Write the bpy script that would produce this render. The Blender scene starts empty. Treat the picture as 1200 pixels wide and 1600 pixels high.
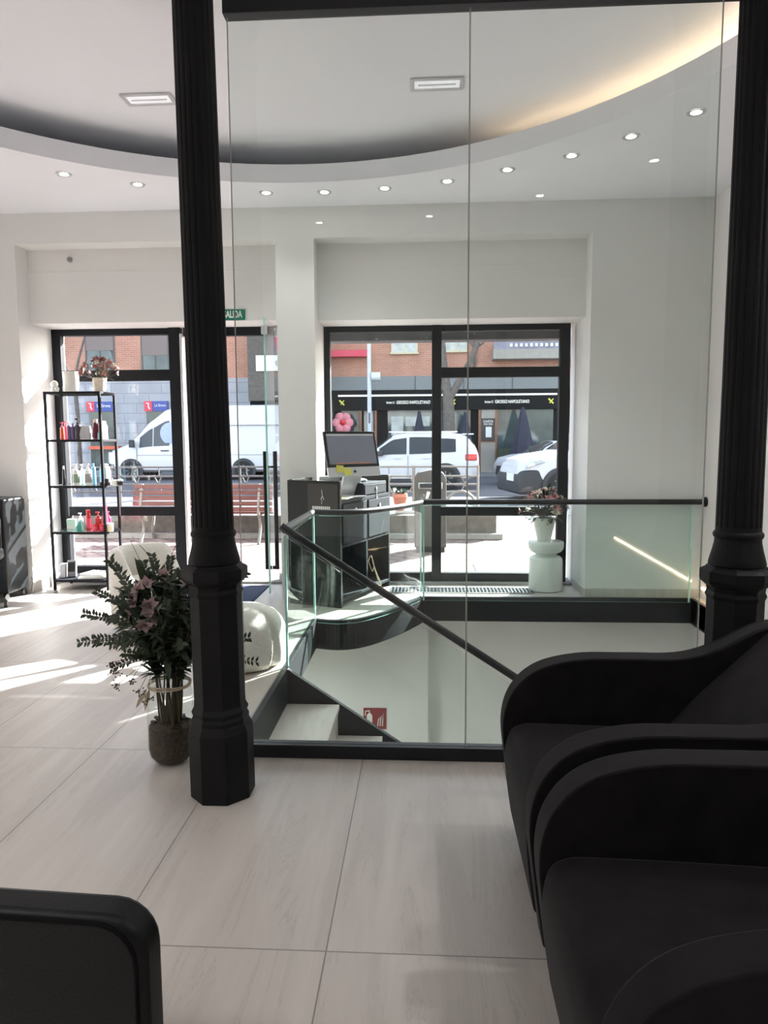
import bpy, bmesh, math, random
from math import sin, cos, pi, radians as R
from mathutils import Vector as V, Matrix as M

S = bpy.context.scene
C = S.collection

# ------------------------------------------------------------------ camera, sky, sun, exposure
YAW, PITCH, ROLL, EYE = R(3.3), R(5.92), -0.0055, 1.4
F_ = V((-sin(YAW)*cos(PITCH), cos(YAW)*cos(PITCH), -sin(PITCH)))
R0 = V((cos(YAW), sin(YAW), 0)); U0 = R0.cross(F_)
R_ = R0*cos(ROLL) + U0*sin(ROLL); U_ = U0*cos(ROLL) - R0*sin(ROLL)
cam_data = bpy.data.cameras.new('camera')
cam_data.sensor_fit = 'VERTICAL'; cam_data.sensor_height = 36; cam_data.lens = 1110/1600*36
cam_data.clip_start = .02; cam_data.clip_end = 300
cam = bpy.data.objects.new('camera', cam_data); C.objects.link(cam)
mw = M((( R_.x, U_.x, -F_.x, 0), (R_.y, U_.y, -F_.y, 0), (R_.z, U_.z, -F_.z, EYE), (0, 0, 0, 1)))
cam.matrix_world = mw
S.camera = cam

SUN_AZ, SUN_EL = R(38), R(27.5)          # azimuth from +Y (the street) towards +X
wd = bpy.data.worlds.new('sky'); S.world = wd; wd.use_nodes = True
wn = wd.node_tree.nodes; bg = wn['Background']
sk = wn.new('ShaderNodeTexSky'); sk.sky_type = 'NISHITA'; sk.sun_disc = False
sk.sun_elevation = SUN_EL; sk.sun_rotation = SUN_AZ; sk.air_density = 1.0; sk.dust_density = 1.2
hs = wn.new('ShaderNodeHueSaturation'); hs.inputs['Saturation'].default_value = .5
wd.node_tree.links.new(sk.outputs[0], hs.inputs['Color']); wd.node_tree.links.new(hs.outputs[0], bg.inputs[0]); bg.inputs[1].default_value = 0.40
sun_d = bpy.data.lights.new('sun', 'SUN'); sun_d.energy = 21.0; sun_d.angle = R(.55); sun_d.color = (1, .975, .96)
sun = bpy.data.objects.new('sun', sun_d); C.objects.link(sun)
sdir = V((sin(SUN_AZ)*cos(SUN_EL), cos(SUN_AZ)*cos(SUN_EL), sin(SUN_EL)))
sun.rotation_euler = sdir.to_track_quat('Z', 'Y').to_euler()
SPOT_W, REAR_W = 8.0, 30.0
S.view_settings.view_transform = 'Standard'; S.view_settings.look = 'None'
S.view_settings.gamma = 1; S.view_settings.use_curve_mapping = False
S.view_settings.exposure = 1.16
cy = S.cycles
cy.max_bounces = 10; cy.diffuse_bounces = 6; cy.glossy_bounces = 4; cy.transmission_bounces = 6
cy.transparent_max_bounces = 40; cy.sample_clamp_indirect = 6; cy.use_denoising = True
cy.caustics_reflective = False; cy.caustics_refractive = False

# ------------------------------------------------------------------ materials
def nodes_of(name):
    m = bpy.data.materials.new(name); m.use_nodes = True
    return m, m.node_tree.nodes, m.node_tree.links
def srgb(h):
    c = [int(h[i:i+2], 16)/255 for i in (0, 2, 4)]
    return tuple((x/12.92 if x <= .04045 else ((x+.055)/1.055)**2.4) for x in c)
def mat(name, col, rough=.5, metal=0, var=.06, scale=8, bump=0, bscale=60, spec=.5, emit=0, sheen=0, stretch=None):
    m, n, l = nodes_of(name); p = n['Principled BSDF']
    if isinstance(col, str): col = srgb(col)
    p.inputs['Roughness'].default_value = rough; p.inputs['Metallic'].default_value = metal
    p.inputs['Specular IOR Level'].default_value = spec
    if sheen: p.inputs['Sheen Weight'].default_value = sheen; p.inputs['Sheen Roughness'].default_value = .4
    tc = n.new('ShaderNodeTexCoord'); co = tc.outputs['Object']
    if stretch:
        mp = n.new('ShaderNodeMapping'); mp.inputs['Scale'].default_value = stretch; l.new(co, mp.inputs[0]); co = mp.outputs[0]
    nz = n.new('ShaderNodeTexNoise'); nz.inputs['Scale'].default_value = scale; nz.inputs['Detail'].default_value = 4; l.new(co, nz.inputs['Vector'])
    rp = n.new('ShaderNodeValToRGB'); rp.color_ramp.elements[0].position = .3; rp.color_ramp.elements[1].position = .7
    rp.color_ramp.elements[0].color = (*[x*(1-var) for x in col], 1); rp.color_ramp.elements[1].color = (*[min(1, x*(1+var)) for x in col], 1)
    l.new(nz.outputs['Fac'], rp.inputs[0]); l.new(rp.outputs[0], p.inputs['Base Color'])
    if bump:
        b2 = n.new('ShaderNodeTexNoise'); b2.inputs['Scale'].default_value = bscale; b2.inputs['Detail'].default_value = 3; l.new(co, b2.inputs['Vector'])
        bn = n.new('ShaderNodeBump'); bn.inputs['Strength'].default_value = bump; bn.inputs['Distance'].default_value = .01
        l.new(b2.outputs['Fac'], bn.inputs['Height']); l.new(bn.outputs[0], p.inputs['Normal'])
    if emit:
        p.inputs['Emission Color'].default_value = (*col, 1); p.inputs['Emission Strength'].default_value = emit
    return m
def glass(name, tint, ior=1.45, gain=1.0, haze=0.0):
    m, n, l = nodes_of(name); n.remove(n['Principled BSDF']); out = n['Material Output']
    t = n.new('ShaderNodeBsdfTransparent'); t.inputs[0].default_value = (*tint, 1)
    g = n.new('ShaderNodeBsdfGlossy'); g.inputs['Roughness'].default_value = 0.0
    fr = n.new('ShaderNodeFresnel'); fr.inputs[0].default_value = ior
    ge = n.new('ShaderNodeNewGeometry')
    iv = n.new('ShaderNodeMath'); iv.operation = 'SUBTRACT'; iv.inputs[0].default_value = gain; l.new(ge.outputs['Backfacing'], iv.inputs[1]); iv.use_clamp = True
    mu = n.new('ShaderNodeMath'); mu.operation = 'MULTIPLY'; l.new(fr.outputs[0], mu.inputs[0]); l.new(iv.outputs[0], mu.inputs[1])
    mx = n.new('ShaderNodeMixShader'); l.new(mu.outputs[0], mx.inputs[0]); l.new(t.outputs[0], mx.inputs[1]); l.new(g.outputs[0], mx.inputs[2])
    top = mx
    if haze:
        d = n.new('ShaderNodeBsdfDiffuse'); d.inputs[0].default_value = (.7, .85, .8, 1)
        m2 = n.new('ShaderNodeMixShader'); m2.inputs[0].default_value = haze; l.new(mx.outputs[0], m2.inputs[1]); l.new(d.outputs[0], m2.inputs[2]); top = m2
    l.new(top.outputs[0], out.inputs[0]); return m
def emitter(name, col, st):
    m, n, l = nodes_of(name); n.remove(n['Principled BSDF'])
    e = n.new('ShaderNodeEmission'); e.inputs[0].default_value = (*col, 1); e.inputs[1].default_value = st
    nz = n.new('ShaderNodeTexNoise'); nz.inputs['Scale'].default_value = 30
    l.new(e.outputs[0], n['Material Output'].inputs[0]); return m
def brick_mat(name, c1, c2, mortar, scale, bw=.5, rh=.25, ms=.02, plane='XZ', rough=.85, rot=0, bumpy=.3, spec=.3):
    m, n, l = nodes_of(name); p = n['Principled BSDF']; p.inputs['Roughness'].default_value = rough; p.inputs['Specular IOR Level'].default_value = spec
    tc = n.new('ShaderNodeTexCoord'); mp = n.new('ShaderNodeMapping'); l.new(tc.outputs['Object'], mp.inputs[0])
    if plane == 'XZ': mp.inputs['Rotation'].default_value = (-pi/2, 0, 0)
    if plane == 'YZ': mp.inputs['Rotation'].default_value = (-pi/2, 0, -pi/2)
    if plane == 'XY': mp.inputs['Rotation'].default_value = (0, 0, rot)
    b = n.new('ShaderNodeTexBrick'); b.inputs['Scale'].default_value = scale
    b.inputs['Color1'].default_value = (*c1, 1); b.inputs['Color2'].default_value = (*c2, 1); b.inputs['Mortar'].default_value = (*mortar, 1)
    b.inputs['Brick Width'].default_value = bw; b.inputs['Row Height'].default_value = rh; b.inputs['Mortar Size'].default_value = ms
    l.new(mp.outputs[0], b.inputs['Vector'])
    nz = n.new('ShaderNodeTexNoise'); nz.inputs['Scale'].default_value = 1.3; l.new(tc.outputs['Object'], nz.inputs['Vector'])
    mx = n.new('ShaderNodeMix'); mx.data_type = 'RGBA'; mx.blend_type = 'MULTIPLY'; mx.inputs[0].default_value = .35
    l.new(b.outputs['Color'], mx.inputs[6]); l.new(nz.outputs['Fac'], mx.inputs[7]); l.new(mx.outputs[2], p.inputs['Base Color'])
    bn = n.new('ShaderNodeBump'); bn.inputs['Strength'].default_value = bumpy; bn.inputs['Distance'].default_value = .01; bn.invert = True
    l.new(b.outputs['Fac'], bn.inputs['Height']); l.new(bn.outputs[0], p.inputs['Normal'])
    return m

def floor_mat():
    m, n, l = nodes_of('stone_look_floor_tile'); p = n['Principled BSDF']
    tc = n.new('ShaderNodeTexCoord'); sp = n.new('ShaderNodeSeparateXYZ'); l.new(tc.outputs['Object'], sp.inputs[0])
    def mth(op, a, b=None):
        k = n.new('ShaderNodeMath'); k.operation = op
        for i, q in enumerate((a, b)):
            if q is None: continue
            if isinstance(q, (int, float)): k.inputs[i].default_value = q
            else: l.new(q, k.inputs[i])
        return k.outputs[0]
    ux = mth('DIVIDE', mth('ADD', sp.outputs[0], .27+.607*20), .607); uy = mth('DIVIDE', mth('ADD', sp.outputs[1], -1.803+1.225*20), 1.225)
    fx = mth('FRACT', ux); fy = mth('FRACT', uy)
    gx = mth('LESS_THAN', mth('ABSOLUTE', mth('SUBTRACT', fx, .5)), .4965); gy = mth('LESS_THAN', mth('ABSOLUTE', mth('SUBTRACT', fy, .5)), .4983)
    tile = mth('MULTIPLY', gx, gy)
    cb = n.new('ShaderNodeCombineXYZ'); l.new(mth('FLOOR', ux), cb.inputs[0]); l.new(mth('FLOOR', uy), cb.inputs[1])
    wn_ = n.new('ShaderNodeTexWhiteNoise'); l.new(cb.outputs[0], wn_.inputs['Vector'])
    mp = n.new('ShaderNodeMapping'); mp.inputs['Scale'].default_value = (9, .9, 1); l.new(tc.outputs['Object'], mp.inputs[0])
    off = n.new('ShaderNodeVectorMath'); off.operation = 'MULTIPLY_ADD'; off.inputs[1].default_value = (40, 40, 40); l.new(wn_.outputs['Color'], off.inputs[0]); l.new(mp.outputs[0], off.inputs[2])
    nz = n.new('ShaderNodeTexNoise'); nz.inputs['Scale'].default_value = 1; nz.inputs['Detail'].default_value = 9; nz.inputs['Roughness'].default_value = .62; nz.inputs['Distortion'].default_value = .5; l.new(off.outputs[0], nz.inputs['Vector'])
    rp = n.new('ShaderNodeValToRGB'); e = rp.color_ramp.elements
    e[0].position = .3; e[0].color = (.405, .365, .335, 1); e[1].position = .72; e[1].color = (.535, .49, .45, 1); l.new(nz.outputs['Fac'], rp.inputs[0])
    # thin veins
    ve = mth('LESS_THAN', mth('ABSOLUTE', mth('SUBTRACT', nz.outputs['Fac'], .47)), .004)
    mv = n.new('ShaderNodeMix'); mv.data_type = 'RGBA'; l.new(mth('MULTIPLY', ve, .22), mv.inputs[0]); l.new(rp.outputs[0], mv.inputs[6]); mv.inputs[7].default_value = (.2, .17, .15, 1)
    mg = n.new('ShaderNodeMix'); mg.data_type = 'RGBA'; l.new(tile, mg.inputs[0]); mg.inputs[6].default_value = (.20, .18, .17, 1); l.new(mv.outputs[2], mg.inputs[7])
    l.new(mg.outputs[2], p.inputs['Base Color']); p.inputs['Roughness'].default_value = .42; p.inputs['Specular IOR Level'].default_value = .4
    return m

PAL = dict(
    wall=mat('white_wall_paint', (.765, .76, .75), .75, var=.015, scale=2, bump=.04, bscale=120),
    ceil=mat('white_ceiling_paint', (.83, .845, .89), .85, var=.01, scale=2),
    floor=floor_mat(),
    iron=mat('black_cast_iron', (.0065, .0065, .0075), .6, var=.15, bump=.12, bscale=90, spec=.2),
    frame=mat('black_window_aluminium', (.009, .010, .013), .6, var=.1, spec=.2),
    fascia=mat('black_steel_fascia', (.012, .013, .016), .5, var=.12, spec=.35),
    steel=mat('brushed_steel', (.55, .56, .56), .3, 1, var=.05),
    velvet=mat('black_velvet', (.0095, .0083, .0092), .9, var=.25, scale=14, bump=.1, bscale=300, spec=.1, sheen=.10),
    piping=mat('black_piping', (.005, .005, .006), .8, var=.1, spec=.1),
    leather=mat('black_leather', (.003, .0033, .004), .45, var=.15, bump=.1, bscale=220, spec=.25),
    boucle=mat('white_boucle', (.78, .76, .70), .95, var=.06, scale=60, bump=.7, bscale=160),
    desk=mat('black_desk_laminate', (.010, .012, .013), .4, var=.1, spec=.22),
    deskgrey=mat('dark_grey_laminate', (.022, .027, .034), .7, var=.08, spec=.12),
    white=mat('white_ceramic', (.80, .81, .79), .18, var=.02),
    whitem=mat('matt_white_ceramic', (.82, .80, .76), .6, var=.03),
    plastic=mat('white_plastic', (.8, .8, .8), .4, var=.02),
    trim=mat('white_trim', (.82, .82, .80), .5, var=.01),
    tread=mat('pale_stone_tread', (.52, .49, .45), .5, var=.08, scale=5, stretch=(6, 1, 1)),
    alu=mat('silver_aluminium', (.62, .63, .65), .35, .7, var=.03),
    screen=mat('screen_glass', (.16, .17, .21), .15, var=.1, emit=.10),
    bezel=mat('black_glass_bezel', (.008, .008, .01), .1, var=.05),
    yellow=mat('yellow_paper', (.75, .70, .12), .8), paper=mat('white_paper', (.8, .8, .78), .8, var=.02),
    leafg=mat('dark_green_leaf', (.035, .055, .028), .5, var=.35, scale=20),
    stem=mat('brown_green_stem', (.07, .055, .03), .7, var=.3), bark=mat('bark_mulch', (.055, .036, .024), .9, var=.6, scale=70, bump=.8, bscale=80),
    petal=mat('pale_pink_petal', (.36, .25, .25), .6, var=.2, scale=30), petal2=mat('dusty_pink_petal', (.40, .20, .19), .6, var=.3, scale=40),
    petal3=mat('coral_petal', (.55, .17, .15), .6, var=.3, scale=40), cream=mat('cream_petal', (.75, .66, .55), .6, var=.15, scale=40),
    berry=mat('dark_purple_berry', (.06, .03, .04), .6, var=.3), rope=mat('natural_raffia', (.45, .38, .27), .8, var=.2, scale=60),
    wglass=glass('window_glass', (.97, .98, .98), 1.5, .9), pglass=glass('partition_glass', (.94, .965, .955), 1.5, 1.0, .006),
    bglass=glass('balustrade_glass', (.945, .985, .972), 1.5, 1.0, .0), edge=mat('green_glass_edge', (.42, .72, .66), .2, var=.1),
    edged=mat('thin_glass_edge', (.34, .36, .32), .3, var=.1),
    vglass=glass('vase_glass', (.96, .975, .965), 1.45, .8, .0), shelfglass=glass('shelf_glass', (.9, .95, .95), 1.5, 1.0, .02),
    lamp=emitter('lamp_light', (1, .97, .92), 14), ledw=emitter('warm_led', (1, .70, .42), 9), ledline=emitter('warm_led_line', (1, .72, .42), 4.5),
    grey=mat('grey_plastic', (.25, .25, .26), .5), dark=mat('dark_plastic', (.02, .02, .022), .4),
    green=mat('exit_sign_green', (.0, .16, .10), .5), signw=mat('sign_white', (.78, .82, .78), .5, var=.01), red=mat('sign_red', (.24, .02, .028), .5),
    navy=mat('navy_mat', (.018, .03, .075), .95, var=.2, bump=.4, bscale=200),
    # street
    brick=brick_mat('red_brick', (.50, .23, .16), (.56, .28, .20), (.66, .48, .40), 2.0, .5, .16, .012),
    stone=brick_mat('grey_ashlar', (.40, .41, .45), (.45, .46, .50), (.27, .28, .31), 1.0, 1.1, .42, .012, bumpy=.2),
    pave=brick_mat('pink_pavers', (.25, .175, .165), (.30, .225, .215), (.13, .09, .085), 3.0, .6, .6, .05, 'XY', .9, R(45), .2),
    asphalt=mat('asphalt', (.085, .09, .11), .9, var=.12, scale=3, bump=.2), kerb=mat('granite_kerb', (.26, .25, .24), .9, var=.12, scale=20),
    plinth=mat('rough_granite', (.115, .10, .09), .9, var=.25, scale=14, bump=.4, bscale=30),
    benchw=mat('red_brown_wood', (.11, .033, .026), .55, var=.25, scale=4, stretch=(1, 8, 8)), gal=mat('galvanised_steel', (.20, .19, .175), .5, .3, var=.1),
    carw=mat('white_car_paint', (.60, .60, .635), .2, var=.01), carglass=mat('dark_car_glass', (.03, .035, .04), .05, var=.2, scale=1.5), tyre=mat('tyre_rubber', (.015, .015, .016), .8),
    carblk=mat('black_car_plastic', (.03, .032, .037), .55), tail=mat('red_tail_lens', (.65, .03, .03), .2), headl=mat('headlamp_glass', (.5, .55, .6), .1, .4),
    blue=mat('pale_blue_decal', (.42, .50, .85), .4), bagblue=mat('shop_sign_blue', (.03, .06, .30), .4), shopred=mat('shop_sign_red', (.62, .03, .08), .4),
    shopblk=mat('black_shopfront', (.008, .009, .011), .7, spec=.1), shopglass=mat('dark_shop_glass', (.05, .07, .075), .06, var=.6, scale=1.2), wood=mat('brown_varnished_wood', (.22, .09, .05), .45, var=.2, scale=5, stretch=(8, 8, 1)),
    beige=mat('beige_stone', (.34, .31, .28), .8, var=.08), shutter=mat('grey_brown_shutter', (.20, .16, .15), .7, var=.1, stretch=(1, 1, 20)),
    curtain=mat('pale_curtain', (.5, .52, .5), .8, var=.2, scale=4), winframe=mat('cream_window_frame', (.6, .52, .38), .6), whiteline=mat('glowing_white', (.9, .88, .82), .5, emit=.35),
    umb=mat('navy_canvas', (.028, .03, .055), .8, var=.3, stretch=(6, 6, 1)), trunk=mat('grey_tree_bark', (.13, .11, .10), .9, var=.3, scale=9, bump=.6, bscale=14),
    pole=mat('pale_lamp_post_paint', (.55, .57, .62), .5), bin=mat('grey_bin_paint', (.085, .08, .075), .7, spec=.15), terra=mat('terracotta', (.45, .17, .11), .8), pinkd=mat('pink_decoration', (.75, .25, .30), .6, var=.3, scale=3),
    soffit=mat('grey_soffit', (.10, .10, .105), .7), slate=mat('grey_concrete_band', (.22, .23, .24), .8), violet=mat('grey_violet_panel', (.25, .24, .30), .7, var=.25, scale=3),
)
for k_, (c_, r_) in dict(orange=((.65, .10, .05), .25), pinkred=((.75, .08, .16), .3), purple=((.13, .09, .19), .3), plum=((.05, .035, .05), .3), maroon=((.13, .02, .045), .25),
        pale_pink=((.75, .55, .52), .4), teal=((.35, .62, .58), .3), aqua=((.22, .48, .66), .25), clearaqua=((.55, .74, .76), .25), labelgreen=((.27, .34, .26), .5), labelgrey=((.33, .32, .31), .5),
        offwhite=((.74, .76, .72), .35), lilac=((.55, .48, .65), .35), redb=((.62, .05, .05), .22), magenta=((.50, .04, .13), .25), rose=((.48, .08, .14), .3), mint=((.50, .72, .64), .5),
        deepgreen=((.04, .25, .20), .4), creamj=((.72, .66, .45), .4), bagclear=((.48, .48, .50), .3), carton=((.035, .028, .026), .5)).items():
    PAL[k_] = mat(k_+'_plastic', c_, r_, var=.05)

# ------------------------------------------------------------------ mesh helpers
class MB:
    def __init__(s): s.bm = bmesh.new(); s.mi = 0
    def face(s, vs):
        try:
            f = s.bm.faces.new(vs); f.material_index = s.mi; return f
        except ValueError: return None
    def v(s, *p): return s.bm.verts.new(V(p) if len(p) == 3 else V(p[0]))
    def box(s, x0, x1, y0, y1, z0, z1, m=None):
        p = [V((x, y, z)) for z in (z0, z1) for y in (y0, y1) for x in (x0, x1)]
        if m: p = [m @ q for q in p]
        v = [s.v(q) for q in p]
        for f in ((0, 2, 3, 1), (4, 5, 7, 6), (0, 1, 5, 4), (2, 6, 7, 3), (0, 4, 6, 2), (1, 3, 7, 5)): s.face([v[i] for i in f])
        return s
    def loft(s, rings, close=True, cap=True):
        vs = [[s.v(p) for p in r] for r in rings]; n = len(vs[0])
        for a, b in zip(vs, vs[1:]):
            for i in range(n if close else n-1):
                j = (i+1) % n; s.face((a[i], a[j], b[j], b[i]))
        if cap and close:
            s.face(vs[0][::-1]); s.face(vs[-1])
        return s
    def lathe(s, prof, c=(0, 0, 0), seg=24, cap=True, mod=None, ph=0):
        rings = []
        for r, z in prof:
            r = max(r, 1e-4)
            rings.append([V((c[0]+r*(mod(2*pi*i/seg, z) if mod else 1)*cos(2*pi*i/seg+ph), c[1]+r*(mod(2*pi*i/seg, z) if mod else 1)*sin(2*pi*i/seg+ph), c[2]+z)) for i in range(seg)])
        return s.loft(rings, True, cap)
    def cyl(s, p0, p1, r0, r1=None, seg=12, cap=True):
        return s.tube([p0, p1], [r0, r0 if r1 is None else r1], seg, cap)
    def tube(s, pts, r, seg=8, cap=True, closed=False):
        pts = [V(p) for p in pts]; n = len(pts); rad = r if isinstance(r, (list, tuple)) else [r]*n
        rings = []; up = None
        for i, p in enumerate(pts):
            if closed: t = (pts[(i+1) % n]-pts[i-1]).normalized()
            else: t = (pts[min(i+1, n-1)]-pts[max(i-1, 0)]).normalized()
            if up is None: up = V((0, 0, 1)) if abs(t.z) < .9 else V((1, 0, 0))
            a = t.cross(up).normalized(); up = a.cross(t).normalized()
            rings.append([p + (a*cos(2*pi*k/seg)+up*sin(2*pi*k/seg))*rad[i] for k in range(seg)])
        if closed: rings.append(rings[0]); return s.loft(rings, True, False)
        return s.loft(rings, True, cap)
    def prism(s, poly, axis, a0, a1, m=None):
        def mk(p, a):
            q = V((a, p[0], p[1])) if axis == 'x' else V((p[0], a, p[1])) if axis == 'y' else V((p[0], p[1], a))
            return m @ q if m else q
        return s.loft([[mk(p, a0) for p in poly], [mk(p, a1) for p in poly]])
    def sphere(s, c, r, seg=12, rings=8, sc=(1, 1, 1)):
        return s.lathe2(c, r, seg, rings, sc)
    def lathe2(s, c, r, seg, rings, sc):
        rr = []
        for j in range(rings+1):
            t = -pi/2+pi*j/rings; q = max(cos(t), 1e-3)
            rr.append([V((c[0]+r*sc[0]*q*cos(2*pi*i/seg), c[1]+r*sc[1]*q*sin(2*pi*i/seg), c[2]+r*sc[2]*sin(t))) for i in range(seg)])
        return s.loft(rr)
    def leaf(s, p, d, up, L, W, curl=.15, fold=.1):
        p = V(p); d = V(d).normalized(); a = d.cross(V(up))
        if a.length < 1e-3: a = d.orthogonal()
        a.normalize(); n = a.cross(d)
        base = s.v(p); tip = s.v(p+d*L-n*L*curl)
        m1 = s.v(p+d*L*.35+n*L*.02); m2 = s.v(p+d*L*.7-n*L*curl*.4)
        l1 = s.v(p+d*L*.35+a*W*.5+n*W*fold); l2 = s.v(p+d*L*.7+a*W*.36+n*(W*fold-L*curl*.4))
        r1 = s.v(p+d*L*.35-a*W*.5+n*W*fold); r2 = s.v(p+d*L*.7-a*W*.36+n*(W*fold-L*curl*.4))
        for f in ((base, m1, l1), (base, r1, m1), (m1, m2, l2, l1), (m1, r1, r2, m2), (m2, tip, l2), (m2, r2, tip)): s.face(f)
        return s
    def build(s, name, m, parent=None, bevel=0, seg=2, smooth=True, ang=38, loc=None, rz=0, sub=0, fix=True):
        if fix: bmesh.ops.recalc_face_normals(s.bm, faces=s.bm.faces)
        me = bpy.data.meshes.new(name); s.bm.to_mesh(me); s.bm.free()
        for q in (m if isinstance(m, (list, tuple)) else [m]): me.materials.append(PAL[q] if isinstance(q, str) else q)
        if smooth:
            for p in me.polygons: p.use_smooth = True
            me.set_sharp_from_angle(angle=R(ang))
        o = bpy.data.objects.new(name, me); C.objects.link(o)
        if parent: o.parent = parent
        if loc: o.location = loc
        if rz: o.rotation_euler.z = rz
        if bevel:
            b = o.modifiers.new('bevel', 'BEVEL'); b.width = bevel; b.segments = seg; b.limit_method = 'ANGLE'; b.angle_limit = R(40); b.harden_normals = False
        if sub:
            b = o.modifiers.new('subdivision', 'SUBSURF'); b.levels = sub; b.render_levels = sub
        return o
def tag(o, label, cat, group=None, kind=None):
    o['label'] = label; o['category'] = cat
    if group: o['group'] = group
    if kind: o['kind'] = kind
    return o
def thing(name, label, cat, loc=(0, 0, 0), rz=0, group=None):
    o = bpy.data.objects.new(name, None); C.objects.link(o); o.empty_display_size = .1
    o.location = loc; o.rotation_euler.z = rz; return tag(o, label, cat, group)
def struct(name, mb, m, parent=None, **k):
    o = mb.build(name, m, parent, **k)
    if not parent: o['kind'] = 'structure'
    return o
def dup(root, loc, rz=None, label=None, group=None, scale=None):
    def cp(o, par):
        c = o.copy(); C.objects.link(c)
        if par: c.parent = par
        for ch in list(kids.get(o, ())): cp(ch, c)
        return c
    kids = {}
    for o in list(C.objects):
        if o.parent: kids.setdefault(o.parent, []).append(o)
    r = cp(root, None); r.location = loc
    if rz is not None: r.rotation_euler.z = rz
    if label: r['label'] = label
    if group: r['group'] = group
    if scale: r.scale = scale
    return r
def box(x0, x1, y0, y1, z0, z1): return MB().box(x0, x1, y0, y1, z0, z1)
def text_mesh(name, txt, size, m, parent, loc, rot=(pi/2, 0, 0), depth=.004, align='CENTER', bold=False, sx=1):
    cu = bpy.data.curves.new(name, 'FONT'); cu.body = txt; cu.size = size; cu.extrude = depth/2; cu.align_x = align; cu.align_y = 'CENTER'
    if bold: cu.offset = size*.018
    o = bpy.data.objects.new(name, cu); C.objects.link(o); o.parent = parent; o.location = loc; o.rotation_euler = rot; o.scale.x = sx
    cu.materials.append(PAL[m] if isinstance(m, str) else m)
    bpy.context.view_layer.update(); me = bpy.data.meshes.new_from_object(o.evaluated_get(bpy.context.evaluated_depsgraph_get()))
    q = bpy.data.objects.new(name, me); C.objects.link(q); q.parent = parent; q.location = loc; q.rotation_euler = rot; q.scale.x = sx
    bpy.data.objects.remove(o); q.name = name; return q
def spline(pts, n=8, closed=False):
    pts = [V(p) for p in pts]; out = []; N = len(pts)
    for i in range(N if closed else N-1):
        g = (lambda k: pts[k % N]) if closed else (lambda k: pts[max(0, min(N-1, k))])
        p0, p1, p2, p3 = g(i-1), g(i), g(i+1), g(i+2)
        for k in range(n):
            t = k/n
            out.append(.5*((2*p1)+(p2-p0)*t+(2*p0-5*p1+4*p2-p3)*t*t+(3*p1-p0-3*p2+p3)*t**3))
    if not closed: out.append(pts[-1])
    return out

# ------------------------------------------------------------------ setting: room
CZ, UZ = 3.37, 3.66                       # lower and upper ceiling
XL, XR, YB = -4.7, 2.40, -3.2             # left wall, right wall, wall behind
YW, YG = 6.25, 6.83                       # beam face, window frame plane
arc = spline([(-.865, 5.39, 0), (-.66, 5.343, 0), (-.47, 5.44, 0), (-.25, 5.74, 0), (-.09, 6.05, 0), (-.02, 6.21, 0)], 7)
WX0, WX1, WY0, WY1 = -.85, 2.305, 3.03, 6.21   # stairwell opening
hole = [(WX0, WY0), (WX1, WY0), (WX1, WY1)] + [(p.x, p.y) for p in arc[::-1]]
def planar_with_hole(outer, inner, z, m, name, thick):
    b = bmesh.new(); es = []
    for loop in (outer, inner):
        vs = [b.verts.new((x, y, z)) for x, y in loop]
        es += [b.edges.new((vs[i], vs[(i+1) % len(vs)])) for i in range(len(vs))]
    bmesh.ops.triangle_fill(b, use_beauty=True, use_dissolve=False, edges=es)
    ext = bmesh.ops.extrude_face_region(b, geom=b.faces[:])
    bmesh.ops.translate(b, vec=(0, 0, thick), verts=[q for q in ext['geom'] if isinstance(q, bmesh.types.BMVert)])
    mb = MB(); mb.bm.free(); mb.bm = b
    return struct(name, mb, m, smooth=False)
planar_with_hole([(XL, YB), (XR, YB), (XR, 6.95), (XL, 6.95)], hole, 0, 'floor', 'floor', -.2)

ECX, ECY, EA, EB = -.9, 2.6, 2.9, 3.08    # oval recess in the ceiling
ell = [(ECX+EA*cos(2*pi*i/96), ECY+EB*sin(2*pi*i/96)) for i in range(96)]
o = planar_with_hole([(XL, YB), (XR, YB), (XR, 7.1), (XL, 7.1)], ell, CZ, 'ceil', 'ceiling', .135)
struct('ceiling_upper', box(XL-.1, XR+.1, YB-.1, 7.1, UZ, UZ+.1), 'ceil', smooth=False)
struct('trim_7', MB().lathe([(.88, 3.37), (.88, UZ)], (-.815, 2.67, 0), 64), 'ceil')   # round rosette at the column head
# outer shell closing the cavity above the lower ceiling
struct('wall_left', box(XL-.15, XL, YB-.1, 7.1, -.2, UZ), 'wall', smooth=False)
struct('wall_back', box(XL, XR, YB-.15, YB, -.2, UZ), 'wall', smooth=False)
struct('wall_right', box(XR, XR+.15, YB-.1, 7.1, -3.0, UZ), 'wall', smooth=False)
# street front: piers, beam, lintel, panel
MB_ = MB()
MB_.box(XL, -3.6, YW, 7.05, -.2, CZ)                 # left pier
MB_.box(-1.285, -.953, YW, 7.05, -.2, CZ)            # pier between the bays
MB_.box(1.405, XR, YW, 7.05, -.2, CZ)                # right pier, the plain panel
struct('wall_front', MB_, 'wall', smooth=False)
MB_ = MB(); MB_.box(-3.6, -1.285, YW, 7.05, 3.11, CZ); MB_.box(-.953, 1.405, YW, 7.05, 3.11, CZ)  # beam
MB_.box(-3.6, -1.285, 6.45, 7.05, 2.46, 3.11); MB_.box(-.953, 1.405, 6.45, 7.05, 2.45, 3.11)   # lintels
MB_.box(XL, XR, 7.05, 7.1, CZ, UZ+.1)
struct('wall_front_lintel', MB_, 'wall', smooth=False)
struct('trim_1', box(-3.6, -1.285, 6.444, 6.45, 2.905, 2.912), 'wall', smooth=False)
struct('trim_2', box(-.953, 1.405, 6.444, 6.45, 2.905, 2.912), 'wall', smooth=False)
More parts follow.
